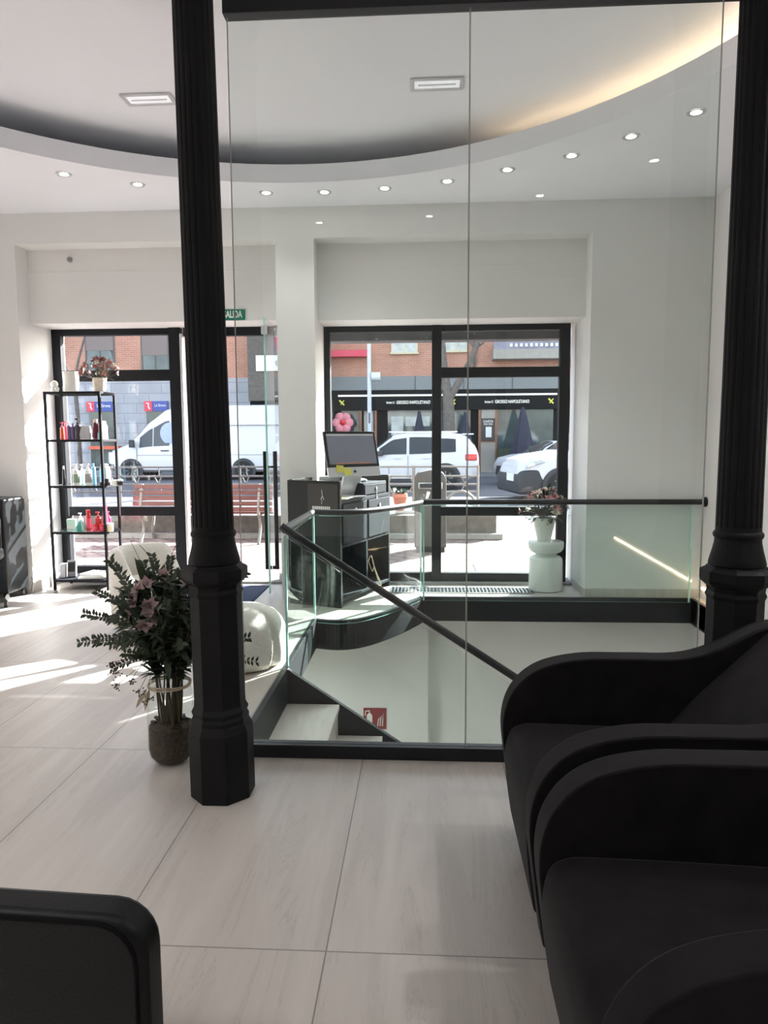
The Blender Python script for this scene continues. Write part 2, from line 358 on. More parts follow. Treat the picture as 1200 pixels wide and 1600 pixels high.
struct('baseboard_left', MB().box(XL, -3.605, YW-.012, YW, 0, .1).box(-3.6, -3.588, YW, 6.8, 0, .1), 'tread', smooth=False)
struct('baseboard_right', MB().box(1.41, XR, YW-.012, YW, 0, .075).box(1.393, 1.405, YW, 6.8, 0, .075), 'tread', smooth=False)
# basement under the stairwell
MB_ = MB()
MB_.box(-2.2, XR, 6.42, 6.55, -2.9, -.2); MB_.box(-2.35, -2.2, 1.0, 6.55, -2.9, -.2); MB_.box(-2.2, XR, .85, 1.0, -2.9, -.2)
MB_.box(-.79, .03, 6.30, 6.42, -2.9, -.2)
struct('wall_basement', MB_, 'wall', smooth=False)
struct('floor_basement', box(-2.35, XR, .85, 6.55, -3.0, -2.9), 'tread', smooth=False)

# fascia bands around the opening
MB_ = MB()
MB_.box(0-.02, WX1, WY1-.02, WY1+.01, -.215, .004); MB_.box(WX1-.0, WX1+.03, WY0, WY1, -.215, .004)
for a, b in zip(arc, arc[1:]):
    t = (b-a).normalized(); nrm = V((t.y, -t.x, 0))
    MB_.loft([[a+nrm*.012+V((0, 0, .004)), a-nrm*.02+V((0, 0, .004)), a-nrm*.02+V((0, 0, -.23)), a+nrm*.012+V((0, 0, -.23))],
              [b+nrm*.012+V((0, 0, .004)), b-nrm*.02+V((0, 0, .004)), b-nrm*.02+V((0, 0, -.23)), b+nrm*.012+V((0, 0, -.23))]])
MB_.box(WX0-.02, WX0+.012, WY0, 5.385, -.215, .004)
struct('trim_3', MB_, 'fascia', ang=30)
struct('trim_4', box(-.80, XR, 2.975, 3.035, -.2, .058), 'fascia', bevel=.003)     # curb below the glass partition
struct('trim_5', box(-.805, 1.23, 2.97, 3.03, 3.083, 3.135), 'fascia', bevel=.002)  # head channel above it

# ------------------------------------------------------------------ windows and door
def win_rect(mb, x0, x1, z0, z1): mb.box(x0, x1, YG-.03, YG+.05, z0, z1)
w = thing('window_1', 'black framed shop window with transom in the left bay', 'window', (0, 0, 0)); w['kind'] = 'structure'
mb = MB()
win_rect(mb, -3.61, -3.515, .02, 2.47); win_rect(mb, -3.515, -2.43, 2.40, 2.47); win_rect(mb, -3.515, -2.43, 1.967, 2.07)
win_rect(mb, -3.515, -2.43, .655, .743); win_rect(mb, -3.515, -2.43, .02, .15)
mb.box(-2.44, -2.335, YG-.06, YG+.06, .0, 2.49)
mb.build('window_frame', 'frame', w, bevel=.004)
for z0, z1 in ((2.07, 2.40), (.743, 1.967), (.15, .655)): box(-3.515, -2.44, YG+.005, YG+.013, z0, z1).build('pane', 'wglass', w, smooth=False)
w = thing('window_2', 'wide black framed shop window with central mullion on the right', 'window', (0, 0, 0)); w['kind'] = 'structure'
mb = MB()
win_rect(mb, -.99, -.897, .02, 2.475); win_rect(mb, 1.256, 1.35, .02, 2.475); win_rect(mb, -.897, 1.256, 2.395, 2.475)
mb.box(.067, .157, YG-.045, YG+.06, .02, 2.475); win_rect(mb, .157, 1.256, 1.966, 2.06); win_rect(mb, .157, 1.256, .657, .743)
win_rect(mb, -.897, .067, .02, .10); win_rect(mb, .157, 1.256, .02, .10)
mb.build('window_frame', 'frame', w, bevel=.004)
box(-.897, .067, YG+.005, YG+.013, .10, 2.395).build('pane', 'wglass', w, smooth=False)
for z0, z1 in ((2.06, 2.395), (.743, 1.966), (.10, .657)): box(.157, 1.256, YG+.005, YG+.013, z0, z1).build('pane', 'wglass', w, smooth=False)
struct('trim_6', MB().box(-3.6, 1.405, 6.72, 7.02, -.02, .02), 'kerb', smooth=False)      # threshold
w = thing('door_1', 'glass door leaf standing open beside the white pier', 'door', (-1.39, 6.82, 0)); w['kind'] = 'structure'
mb = MB(); mb.box(-.915, -.0, -.02, .05, 2.38, 2.47); mb.build('door_frame', 'frame', w, bevel=.003)
mb = MB(); mb.box(-.94, -.915, -.06, .02, .0, 2.40); mb.build('door_jamb', 'alu', w, bevel=.003)
ang = M.Rotation(R(0.5), 4, 'Z')
mb = MB(); mb.box(-.006, .006, -.62, 0, .02, 2.44, ang); 
mb.build('door_glass', 'wglass', w, smooth=False)
mb = MB(); mb.box(-.0075, .0075, -.628, -.62, .02, 2.445, ang); mb.build('glass_edge', 'edge', w, smooth=False)
mb = MB(); mb.box(-.022, .022, -.66, -.61, 2.30, 2.37, ang); mb.box(-.022, .022, -.09, 0, .02, .1, ang); mb.box(-.022, .022, -.09, 0, 2.36, 2.44, ang); mb.build('patch_fitting', 'alu', w, bevel=.003)
for sx in (-1, 1):
    mb = MB(); x = sx*.045
    mb.tube([ang @ V(p) for p in ((x, -.50, 1.29), (x, -.50, .22))], .019, 12)
    mb.tube([ang @ V(p) for p in ((sx*.005, -.50, 1.15), (x, -.50, 1.15))], .010, 8); mb.tube([ang @ V(p) for p in ((sx*.005, -.50, .235), (x, -.50, .235))], .016, 8)
    mb.build('door_handle', 'frame', w)

# exterior shell of our own building, box of the roller shutter outside
struct('wall_exterior', MB().box(-9, -4.7, 6.9, 7.1, -.1, 4.2).box(XR, 7, 6.9, 7.1, -.1, 4.2), 'beige', smooth=False)
mb = box(-.94, 1.39, 7.06, 7.24, 2.345, 2.50); tag(mb.build('shutter_box', 'soffit', bevel=.01), 'dark roller shutter housing outside above the right shop window', 'shutter housing')

# ------------------------------------------------------------------ glass partition and columns
def glass_panel(name, x0, x1, label):
    t = thing(name, label, 'glass panel', ((x0+x1)/2, 3.0, .058), 0, 'full height glass partition by the stairwell')
    h = (x1-x0)/2-.003
    box(-h, h, -.005, .005, 0, 3.03).build('pane', 'pglass', t, smooth=False)
    MB().box(-h-.0025, -h, -.005, .005, 0, 3.03).box(h, h+.0025, -.005, .005, 0, 3.03).build('pane_edge', 'edged', t, smooth=False)
glass_panel('glass_partition_panel', -.795, .178, 'tall clear glass partition panel beside the black fluted column with a plant')
glass_panel('glass_partition_panel', .178, 1.152, 'tall clear glass partition panel above the black velvet armchairs')

def column(x, y, label, lean=0):
    t = thing('iron_column', label, 'column', (x, y, 0)); t.rotation_euler.y = lean
    k = 1/cos(pi/8)
    def octa(mb, prof): mb.lathe([(r*k, z) for r, z in prof], (0, 0, 0), 8, ph=pi/8)
    mb = MB(); octa(mb, [(.117, 0), (.117, .268), (.108, .29), (.103, .30)]); mb.build('plinth', 'iron', t, bevel=.002, smooth=False)
    mb = MB(); octa(mb, [(.103, .298), (.104, .315), (.097, .328), (.103, .345), (.093, .365), (.0915, .39), (.0915, .80), (.098, .815), (.0915, .83), (.094, .845)]); mb.build('pedestal', 'iron', t, smooth=False, bevel=.0015)
    mb = MB(); octa(mb, [(.094, .845), (.112, .862), (.1165, .873), (.1165, .907), (.098, .918), (.094, .925)]); mb.build('cornice', 'iron', t, smooth=False, bevel=.0015)
    mb = MB(); mb.lathe([(.09, .922), (.098, .928), (.0985, .936), (.094, .955), (.086, .985), (.081, 1.01), (.0795, 1.026), (.084, 1.031), (.087, 1.04), (.084, 1.049), (.078, 1.055)], seg=32); mb.build('base_bell', 'iron', t)
    mb = MB(); n = 80
    flute = lambda a, z: 1-.055*max(0, sin(a*20))**.7
    mb.lathe([(.0785, 1.05), (.0785, 1.07)], seg=n); mb.lathe([(.0785, 1.07), (.076, 1.6), (.0745, 2.2), (.072, 3.04)], seg=n, mod=flute); mb.build('shaft', 'iron', t, ang=60)
    mb = MB(); mb.lathe([(.072, 3.03), (.082, 3.05), (.082, 3.07), (.074, 3.08), (.078, 3.16), (.10, 3.24), (.12, 3.28), (.12, 3.37)], seg=32); mb.build('capital', 'iron', t)
    return t
column(-.803, 2.67, 'black cast iron fluted column next to the glass vase of flowers', -.009)
column(1.155, 2.67, 'black cast iron fluted column behind the black velvet armchairs')

# ------------------------------------------------------------------ stairs and balustrade
t = thing('staircase', 'staircase of pale treads with black stringer descending behind the glass', 'staircase', (-.84, 3.6, 0))
run, rise = .262, .195
for k in range(9):
    z = -.21-k*rise; x = .045+k*run
    mb = MB(); mb.box(x-(.05 if k == 0 else 0), x+run+.015, -.50, .56, z-.035, z); mb.build('tread', 'tread', t, bevel=.004)
    mb = MB(); mb.box(x+run-.004, x+run+.004, -.50, .56, z-rise, z-.035); mb.build('riser', 'tread', t, smooth=False)
sl = .665
mb = MB(); mb.prism([(-.005, .0), (.0, 0), (2.6, -2.6*sl), (2.6, -2.6*sl-.62), (.0, -.62+.2), (-.005, -.42)], 'y', .575, .61); mb.build('stringer', 'fascia', t, smooth=False)
mb = MB(); mb.prism([(-.005, -.2), (.3, -.2), (2.6, -2.6*sl-.05), (2.6, -2.6*sl-.62), (.0, -.62+.2), (-.005, -.42)], 'y', -.56, -.53); mb.build('stringer', 'fascia', t, smooth=False)

t = thing('glass_balustrade', 'green tinted glass balustrade with black handrail curving around the stairwell', 'balustrade', (0, 0, 0))
H0, H1 = -.0, .815
def gsheet(pts, z0, z1, th=.012):
    mb = MB(); rings = []
    pts = [V((p[0], p[1], 0)) for p in pts]
    for i, p in enumerate(pts):
        d = (pts[min(i+1, len(pts)-1)]-pts[max(i-1, 0)]).normalized(); nn = V((-d.y, d.x, 0))*th/2
        rings.append([p+nn+V((0, 0, z0)), p-nn+V((0, 0, z0)), p-nn+V((0, 0, z1)), p+nn+V((0, 0, z1))])
    mb.loft(rings)
    for f in mb.bm.faces:
        f.normal_update()
        if f.calc_area() and (abs(f.normal.z) > .9 or len(f.verts) == 4 and min(e.calc_length() for e in f.edges) < th*1.2 and abs(f.normal.z) < .1 and max(e.calc_length() for e in f.edges) > .5 and False): f.material_index = 1
    return mb
def glass_sheet(pts, z0, z1):
    mb = gsheet(pts, z0, z1); g = mb.build('glass_pane', ['bglass', 'edge'], t, ang=30)
    for q in (pts[0], pts[-1]): box(q[0]-.007, q[0]+.007, q[1]-.007, q[1]+.007, z0, z1).build('glass_edge', 'edge', t, smooth=False)
glass_sheet([(-.845, 4.22), (-.853, 5.37)], -.18, H1)
arco = [(p.x, p.y) for p in arc]
glass_sheet([(-.858, 5.40)]+[(p[0], p[1]-.018) for p in arco[1:-1]]+[(-.035, 6.19)], -.02, H1)
glass_sheet([(-.01, 6.19), (2.285, 6.19)], -.03, H1)
# raking pane beside the flight
e = MB(); mb = MB(); mb.prism([(-.838, -.02), (.60, -.02-1.438*sl), (.60, .815-1.438*sl), (-.838, .815)], 'y', 4.204, 4.216); mb.build('glass_pane', 'bglass', t, smooth=False)
rail = [V((.62, 4.21, .86-1.463*.65)), V((-.75, 4.21, .80)), V((-.80, 4.215, .835)), V((-.832, 4.235, .85)), V((-.847, 4.30, .855)), V((-.855, 5.30, .84)), V((-.853, 5.37, .84)), V((-.80, 5.375, .84))]
mb = MB(); mb.tube(spline(rail, 6), .024, 12); mb.build('handrail', 'fascia', t)
mb = MB(); mb.tube([V((p[0], p[1]-.018, .842)) for p in [(-.853, 5.385)]+arco[1:]+[(.01, 6.20)]], .0235, 12); mb.build('handrail', 'fascia', t)
mb = MB(); mb.tube([(-.03, 6.19, .845), (2.395, 6.19, .845)], .0235, 12); mb.build('handrail', 'fascia', t)
mb = MB(); mb.cyl((2.385, 6.19, .845), (2.40, 6.19, .845), .042, seg=20); mb.build('wall_flange', 'fascia', t)

mb = MB(); mb.prism([(1.653, .533), (2.323, .151), (2.323, .139), (1.653, .521)], 'y', YW-.006, YW); tag(mb.build('led_strip', 'ledline', smooth=False), 'slanting warm led strip glowing low on the plain wall panel', 'led strip')
mb = box(2.39, 2.40, 5.5, 6.2, .085, .10); tag(mb.build('led_strip', 'ledline', smooth=False), 'short warm led strip low on the wall behind the far column', 'led strip')

# fire extinguisher sign down the stairwell
t = thing('fire_extinguisher_sign', 'red fire extinguisher sign on the white stairwell wall', 'sign', (-.457, 6.296, -1.165))
box(-.105, .105, -.004, 0, -.10, .10).build('plate', 'red', t, smooth=False)
mb = MB()
mb.prism([(-.075, -.07), (-.025, -.07), (-.025, .03), (-.04, .05), (-.06, .05), (-.075, .03)], 'y', -.007, -.004)
mb.tube([(-.05, -.006, .05), (-.05, -.006, .075), (-.085, -.006, .07), (-.09, -.006, .03)], .006, 6)
for k in range(3): mb.prism([(.02+.022*k, -.07), (.03+.022*k, -.07), (.036+.02*k, -.02), (.05+.014*k, .02+.02*k), (.028+.02*k, -.01)], 'y', -.007, -.004)
mb.build('pictogram', 'signw', t, smooth=False)
# exit sign
t = thing('exit_sign', 'green exit sign reading SALIDA above the open glass door', 'sign', (-1.80, 6.445, 2.512))
box(-.075, .19, -.006, 0, -.047, .047).build('plate', 'green', t, smooth=False)
text_mesh('lettering', 'SALIDA', .086, 'signw', t, (.163, -.008, 0), sx=.60, bold=True, align='RIGHT')
tag(MB().lathe([(.022, 0), (.022, .02), (.012, .028)], seg=16).build('wall_sensor', 'grey', loc=(-3.20, 6.45, 3.02)), 'small round grey sensor high on the recess above the left window', 'sensor')
C.objects['wall_sensor'].rotation_euler.x = pi/2

# ------------------------------------------------------------------ ceiling lights
DL = [(-2.683, 5.376), (-2.224, 5.625), (-1.73, 5.79), (-1.273, 5.883), (-.805, 5.903), (-.318, 5.85), (.173, 5.731), (.609, 5.526), (1.029, 5.292), (1.356, 4.995), (1.653, 4.665)]
names = ['recessed ceiling downlight at the left end of the visible row', 'recessed ceiling downlight just left of the near column, second of the row', 'recessed ceiling downlight hidden behind the near fluted column',
         'recessed ceiling downlight just right of the near column above the open door', 'recessed ceiling downlight above the white pier between the bays', 'recessed ceiling downlight one right of the pier, above the wide window',
         'recessed ceiling downlight just left of the vertical joint in the partition glass', 'recessed ceiling downlight just right of the vertical joint in the partition glass',
         'recessed ceiling downlight third from the right end of the row', 'recessed ceiling downlight second from the right end of the row', 'recessed ceiling downlight at the right end near the far column']
DLB = [(-.966, -.71), (.04, -.595), (.938, -.12), (1.64, .57)]
DLX = [(-2.6, -.2), (-2.2, -.42), (2.15, 1.4), (2.2, 2.5), (2.05, 3.7), (-3.2, .45), (-4.0, 1.6), (-4.15, 2.8), (-3.9, 3.9)]
DLR = [(-3.2, -2.2), (-2.8, -1.3), (-4.0, -1.3), (-3.9, -.2), (-4.1, -2.4)]  # unseen downlights added behind the viewer to brighten the floor
proto = thing('recessed_downlight', names[0], 'downlight', (*DL[0], CZ), 0, 'downlights around the oval ceiling recess')
MB().lathe([(.033, -.004), (.038, -.001), (.056, -.004), (.058, .0), (.056, .002), (.033, .002)], seg=28, cap=False).build('trim_ring', 'alu', proto)
MB().lathe([(.0328, -.003), (.025, -.006), (.001, -.0065)], seg=24).build('lamp', 'lamp', proto)
ld = bpy.data.lights.new('spot', 'SPOT'); ld.energy = SPOT_W; ld.spot_size = R(95); ld.spot_blend = 1.0; ld.shadow_soft_size = .035; ld.color = (1, .985, .975)
lo = bpy.data.objects.new('spot_light', ld); C.objects.link(lo); lo.parent = proto; lo.location = (0, 0, -.02)
for i, p in enumerate(DL[1:]): dup(proto, (*p, CZ), label=names[i+1])
for p in DLB: dup(proto, (*p, CZ), label='recessed ceiling downlight on the oval rim above the armchairs, seen only mirrored in the glass')
rear = ld.copy(); rear.energy = REAR_W; rear.spot_size = R(120); rear.spot_blend = .8
def own_lamp(r):
    for o in r.children:
        if o.type == 'LIGHT': o.data = rear
for p in DLX: own_lamp(dup(proto, (*p, CZ), label='recessed ceiling downlight on the oval rim beyond the edge of view'))
for p in DLR: own_lamp(dup(proto, (*p, CZ), label='added unseen downlight behind the viewer that brightens the salon floor'))
for i, (x, y, lab) in enumerate(((-1.835, 4.894, 'rectangular recessed ceiling luminaire left of the near fluted column'), (.077, 4.82, 'rectangular recessed ceiling luminaire seen through the partition glass'))):
    t = thing('recessed_luminaire', lab, 'ceiling light', (x, y, UZ), 0, 'rectangular luminaires in the oval recess')
    MB().box(-.17, .17, -.08, -.055, -.012, 0).box(-.17, .17, .055, .08, -.012, 0).box(-.17, -.145, -.055, .055, -.012, 0).box(.145, .17, -.055, .055, -.012, 0).build('frame', 'grey' if 0 else 'alu', t, bevel=.002)
    box(-.145, .145, -.055, .055, -.005, -.002).build('diffuser', mat('diffuser_%d' % i, (.75, .75, .78), .4, emit=.25), t, smooth=False)
    MB().cyl((-.12, 0, -.010), (.12, 0, -.010), .006, seg=8).build('tube_lamp', 'plastic', t)
# two unseen lamps added under the floor to brighten the stairwell
bl = bpy.data.lights.new('basement_fill_spot', 'SPOT'); bl.energy = 60; bl.spot_size = R(170); bl.spot_blend = .5; bl.shadow_soft_size = .12; bl.color = (1, .98, .94)
for i, (x, y, lab) in enumerate(((.6, 2.0, 'added unseen basement fill lamp below the seating area'), (-1.6, 4.7, 'added unseen basement fill lamp below the entrance floor'))):
    t = thing('basement_fill_lamp', lab, 'ceiling light', (x, y, -.2), 0)
    MB().lathe([(.13, 0), (.15, -.01), (.15, -.03), (.13, -.035)], seg=28).build('housing', 'plastic', t); MB().lathe([(.125, -.036), (.08, -.045), (.001, -.048)], seg=28).build('diffuser', 'lamp', t)
    o = bpy.data.objects.new('lamp_light', bl); C.objects.link(o); o.parent = t; o.location = (0, 0, -.06)
# warm cove light behind the rim on the right
pts = [(ECX+(EA+.24)*cos(a), ECY+(EB+.24)*sin(a), 3.522) for a in [R(-4+2.2*i) for i in range(32)]]
mb = MB(); mb.tube(pts, [.014-.0125*(i/(len(pts)-1))**.8 for i in range(len(pts))], 6); tag(mb.build('cove_light', 'ledw'), 'warm led cove light behind the right rim of the oval recess', 'cove light')

# ------------------------------------------------------------------ armchairs
def armchair(y0, label):
    W = .72; t = thing('velvet_armchair', label, 'armchair', (.25, y0, 0), 0, 'black velvet armchairs along the right side')
    out = spline([(.06, .07, 0), (.035, .25, 0), (.02, .42, 0), (.055, .535, 0), (.14, .612, 0), (.28, .648, 0), (.45, .652, 0), (.62, .655, 0), (.74, .69, 0), (.86, .752, 0), (.95, .775, 0), (1.0, .74, 0)], 6)
    poly = [(p.x, p.y) for p in out]+[(.98, .5), (.93, .07)]
    for s in (0, 1):
        a0 = 0 if s == 0 else W-.09
        mb = MB(); mb.prism(poly, 'y', a0, a0+.09); a = mb.build('arm', 'velvet', t, bevel=.022, seg=4, ang=50)
        for yy in ((a0+.012, a0+.078)):
            pp = [V((p.x, yy, p.y)) for p in out[2:-3]]
            cen = V((.5, 0, .3)); pp = [q+(V((cen.x, q.y, cen.z))-q).normalized()*.006 for q in pp]
            mb = MB(); mb.tube(pp, .0045, 6); mb.build('piping', 'piping', a)
    mb = MB(); seat = spline([(.05, .10, 0), (.03, .25, 0), (.03, .36, 0), (.07, .418, 0), (.2, .425, 0), (.66, .41, 0)], 5)
    mb.prism([(p.x, p.y) for p in seat]+[(.66, .10)], 'y', .088, W-.088); mb.build('seat', 'velvet', t, bevel=.012, seg=3, ang=50)
    mb = MB(); bk = spline([(.56, .40, 0), (.66, .52, 0), (.80, .66, 0), (.92, .775, 0), (.97, .80, 0), (1.02, .77, 0), (1.03, .6, 0), (.98, .08, 0)], 5)
    mb.prism([(p.x, p.y) for p in bk]+[(.60, .08)], 'y', .05, W-.05); mb.build('backrest', 'velvet', t, bevel=.015, seg=3, ang=50)
    for x in (.12, .88):
        for y in (.06, W-.06): MB().cyl((x, y, 0), (x, y, .09), .016, .02, 12).build('leg', 'dark', t)
    return t
armchair(1.75, 'black velvet armchair with rounded arms, the farther one by the glass partition')
armchair(.965, 'black velvet armchair with rounded arms, the nearer one at the photo edge')

# black leather chair, back turned to the camera
t = thing('leather_chair', 'black leather chair with rounded backrest at the lower left corner', 'chair', (-.73, .99, 0), R(-3))
def rrect(w, h, r, n=6):
    p = []
    for cx_, cz_, a0 in ((w-r, h-r, 0), (-w+r, h-r, 90), (-w+r, r, 180), (w-r, r, 270)):
        for k in range(n+1):
            a = R(a0+90*k/n); p.append((cx_+r*cos(a), cz_+r*sin(a)))
    return p
mb = MB(); mb.prism([(x, z+.30) for x, z in rrect(.325, .405, .065)], 'y', -.03, .03); bk = mb.build('backrest', 'leather', t, bevel=.012, seg=3, ang=50)
mb = MB(); mb.tube([(x*.955, -.031, z*.965+.305) for x, z in rrect(.325, .405, .065)], .004, 6, closed=True); mb.build('piping', 'piping', bk)
mb = MB(); mb.box(-.28, .17, .03, .36, .30, .42); mb.build('seat', 'leather', t, bevel=.03, seg=3)
for x in (-.25, .15):
    for y in (.0, .33): MB().cyl((x, y, 0), (x, y, .31), .014, .018, 12).build('leg', 'dark', t)

# ------------------------------------------------------------------ flowers
rng = random.Random(7)
def rdir(zmin=-.2):
    while 1:
        d = V((rng.uniform(-1, 1), rng.uniform(-1, 1), rng.uniform(zmin, 1)))
        if .2 < d.length < 1: return d.normalized()
def flower(parent, p, d, r, m, n=6, name='flower'):
    mb = MB(); d = V(d).normalized(); a = d.orthogonal().normalized(); b = d.cross(a)
    for k in range(n):
        q = 2*pi*k/n+rng.uniform(-.1, .1); o_ = a*cos(q)+b*sin(q)
        mb.leaf(V(p)+rdir(-1)*r*.08, (o_*rng.uniform(.5, .9)+d*rng.uniform(.5, 1)), d, r*rng.uniform(.7, 1), r*.62, rng.uniform(.1, .4), .14)
    for k in range(3):
        o_ = a*cos(2*k)+b*sin(2*k); mb.tube([V(p), V(p)+d*r*.6+o_*r*.15], .0018, 4)
    return mb.build(name, m, parent, fix=False)
VX, VY = -1.105, 2.93
t = thing('glass_vase', 'tall clear glass vase with bark inside on the floor beside the column', 'vase', (VX, VY, 0))
mb = MB()
outer = [(.05, .0), (.075, .008), (.092, .03), (.100, .07), (.100, .27), (.097, .31), (.085, .355), (.075, .385), (.077, .40)]
mb.lathe(outer+[(r-.004, z+(.006 if z < .05 else 0)) for r, z in outer[::-1]], seg=40); mb.build('glass_body', 'vglass', t)
mb = MB(); mb.lathe([(.045, .008), (.072, .015), (.088, .035), (.095, .07), (.095, .165), (.06, .178), (.02, .172)], seg=28, mod=lambda a, z: 1-.03*abs(sin(a*7+z*80)) if z > .16 else 1)
for k in range(60):
    a = rng.uniform(0, 6.28); r = rng.uniform(0, .08); mb.box(-.012, .012, -.006, .006, -.004, .004, M.Translation((r*cos(a), r*sin(a), .172+rng.uniform(0, .012))) @ M.Rotation(rng.uniform(0, 3), 4, 'Z') @ M.Rotation(rng.uniform(-.6, .6), 4, 'X'))
mb.build('bark', 'bark', t)
mb = MB(); mb.tube([(.089*cos(a), .089*sin(a), .352+.003*sin(3*a)) for a in [2*pi*i/32 for i in range(32)]], .0045, 6, closed=True)
mb.tube([(.0895*cos(a), .0895*sin(a), .343) for a in [2*pi*i/32 for i in range(32)]], .0035, 6, closed=True)
for dx in (-.02, .012): mb.leaf((-.07+dx*.3, -.055, .345), (-.35+dx*12, -.25, -1), (0, -1, .2), .10, .022, .1, .05)
mb.build('raffia_bow', 'rope', t)

t = thing('flower_bouquet', 'big loose bouquet of dark leaves and pale pink lilies in the vase', 'bouquet', (VX, VY, .17))
stems = MB(); fol = MB(); fine = MB()
tips = []
for k in range(34):
    a = rng.uniform(0, 2*pi); rb = rng.uniform(.0, .05); sp = rng.uniform(.06, .24); h = rng.uniform(.38, .64)
    p0 = V(((rb+.01)*cos(a+.3), (rb+.01)*sin(a+.3), .0)); p1 = V((.055*cos(a), .055*sin(a), .20)); p2 = V((sp*.55*cos(a), sp*.55*sin(a), .20+(h-.2)*.55)); p3 = V((sp*cos(a)-.02, sp*sin(a), h))
    pts = spline([p0, p1, p2, p3], 5); stems.tube(pts, [.0042-.0025*i/len(pts) for i in range(len(pts))], 6)
    tips.append((pts, a))
    for i, q in enumerate(pts[6:]):
        for s in range(3):
            d = rdir(-.1)*.8+V((cos(a), sin(a), .4))*.6; fol.leaf(q, d, (0, 0, 1), rng.uniform(.045, .10), rng.uniform(.016, .032), rng.uniform(0, .35), .08)
for k in range(420):
    d = rdir(-.8)*rng.uniform(.25, 1)**.5; q = V((-.035+.175*d.x, .12*d.y, .47+.15*d.z)); o_ = (d+V((0, -.25, .15))).normalized()
    fol.leaf(q, o_, (0, -.5, 1), rng.uniform(.03, .085), rng.uniform(.012, .026), rng.uniform(0, .3), .08)
# feathery side sprigs with small oval leaves
def sprig(p, d, L, n, lw, droop=.1):
    p = V(p); d = V(d).normalized(); pts = [p+d*L*i/8-V((0, 0, droop*L*(i/8)**2)) for i in range(9)]
    fine.tube(pts, [.0026-.0018*i/8 for i in range(9)], 5)
    for i in range(n):
        u = .2+.8*i/n; q = p+d*L*u-V((0, 0, droop*L*u*u)); side = d.cross(V((0, -1, .2))).normalized()
        for s in (-1, 1):
            fine.leaf(q, d*.7+side*s+rdir()*.35, (0, -1, .4), lw*rng.uniform(.7, 1.2), lw*.48, .15, .1)
SPR = [((-.10, -.02, .52), (-.42, -.02, .75), .27, 14, .032), ((-.06, -.02, .58), (-.15, -.02, .9), .16, 9, .03), ((-.12, -.04, .44), (-.8, -.1, .3), .24, 14, .03), ((-.10, -.04, .40), (-.85, -.1, .0), .27, 15, .026), ((.0, -.02, .52), (-.18, .0, .95), .26, 14, .03), ((-.08, -.03, .47), (-.75, -.1, .55), .26, 15, .03),
       ((-.06, -.02, .36), (-.95, -.1, .12), .25, 14, .028), ((-.03, -.02, .33), (-.72, -.1, -.2), .22, 13, .026), ((.02, 0, .5), (.2, .0, .9), .2, 12, .03), ((.06, .05, .45), (.62, .2, .55), .36, 15, .032),
       ((.05, .05, .33), (.9, .25, .14), .30, 14, .03), ((.05, .05, .3), (.95, .22, -.10), .33, 14, .024), ((-.02, -.05, .42), (-.5, -.3, .7), .25, 14, .03), ((.0, -.05, .4), (.2, -.3, .8), .22, 12, .03),
       ((-.05, -.03, .40), (-.6, -.25, -.05), .18, 12, .026), ((0, .02, .55), (.05, .1, 1), .2, 12, .03), ((-.02, -.05, .3), (-.3, -.5, .3), .2, 12, .03), ((.03, -.05, .32), (.3, -.4, .35), .2, 12, .03)]
for s in SPR: sprig(*s)
for q, d, L in (((-.08, -.03, .58), (-.9, -.1, .4), .13), ((-.10, -.03, .55), (-.95, -.1, -.1), .14), ((-.08, -.05, .42), (-.8, -.2, -.5), .12), ((-.02, -.03, .56), (.0, -.3, .9), .13), ((-.07, -.03, .60), (-.2, -.1, 1), .14),
                ((.02, -.08, .33), (.3, -.6, -.5), .11), ((.06, -.07, .36), (.6, -.4, -.3), .11), ((.0, -.09, .44), (.3, -.6, .3), .12), ((-.04, -.09, .36), (-.5, -.6, -.1), .11), ((.05, -.06, .46), (.6, -.4, .4), .12), ((.07, -.02, .52), (.4, -.2, .8), .13)):
    fol.leaf(q, d, (0, -.3, 1), L, L*.28, .3, .1)
stems.build('stems', 'stem', t); fol.build('foliage', 'leafg', t, fix=False)['kind'] = 'stuff'; fine.build('sprigs', 'leafg', t, fix=False)['kind'] = 'stuff'
for q, d, r in (((-.05, -.07, .62), (-.1, -.6, .7), .055), ((.01, -.05, .655), (.2, -.4, .9), .05), ((-.10, -.08, .545), (-.3, -.8, .5), .06), ((-.03, -.10, .535), (.1, -.9, .3), .062), ((-.12, -.07, .50), (-.5, -.7, .1), .055),
                ((-.05, -.11, .47), (.1, -.9, -.2), .055), ((-.01, -.11, .50), (.4, -.8, .2), .05), ((.09, .0, .60), (.3, -.2, .9), .06), ((.12, .02, .53), (.6, -.2, .6), .05), ((-.09, -.07, .60), (-.4, -.6, .6), .045), ((.19, .10, .50), (.6, -.4, .5), .045)):
    flower(t, q, d, r*.95, 'petal', 7)
br = MB(); be = MB()
for p0, p1 in (((-.05, -.05, .30), (-.20, -.09, .25)), ((-.05, -.05, .28), (-.19, -.1, .20)), ((-.04, -.05, .26), (-.10, -.09, .17)), ((-.05, -.05, .31), (-.13, -.1, .22)), ((-.05, -.05, .27), (-.06, -.1, .14)), ((-.04, -.05, .29), (-.21, -.1, .30))):
    p0, p1 = V(p0), V(p1); br.tube([p0, p0.lerp(p1, .5)+V((0, 0, .02)), p1], .0012, 4)
    for k in range(12):
        e_ = p1+rdir(-1)*rng.uniform(.005, .03); br.tube([p1, e_], .0008, 4); be.sphere(e_, .0035, 6, 4)
br.build('berry_twigs', 'stem', t); be.build('berries', 'berry', t)['kind'] = 'stuff'
tw = MB()
for pts in (((-.05, 0, .6), (-.10, .02, .68), (-.16, .03, .80)), ((-.03, 0, .6), (-.07, .02, .72), (-.12, .03, .78)), ((.02, 0, .6), (.01, .02, .70), (.05, .03, .80))): tw.tube(spline(pts, 5), .0014, 4)
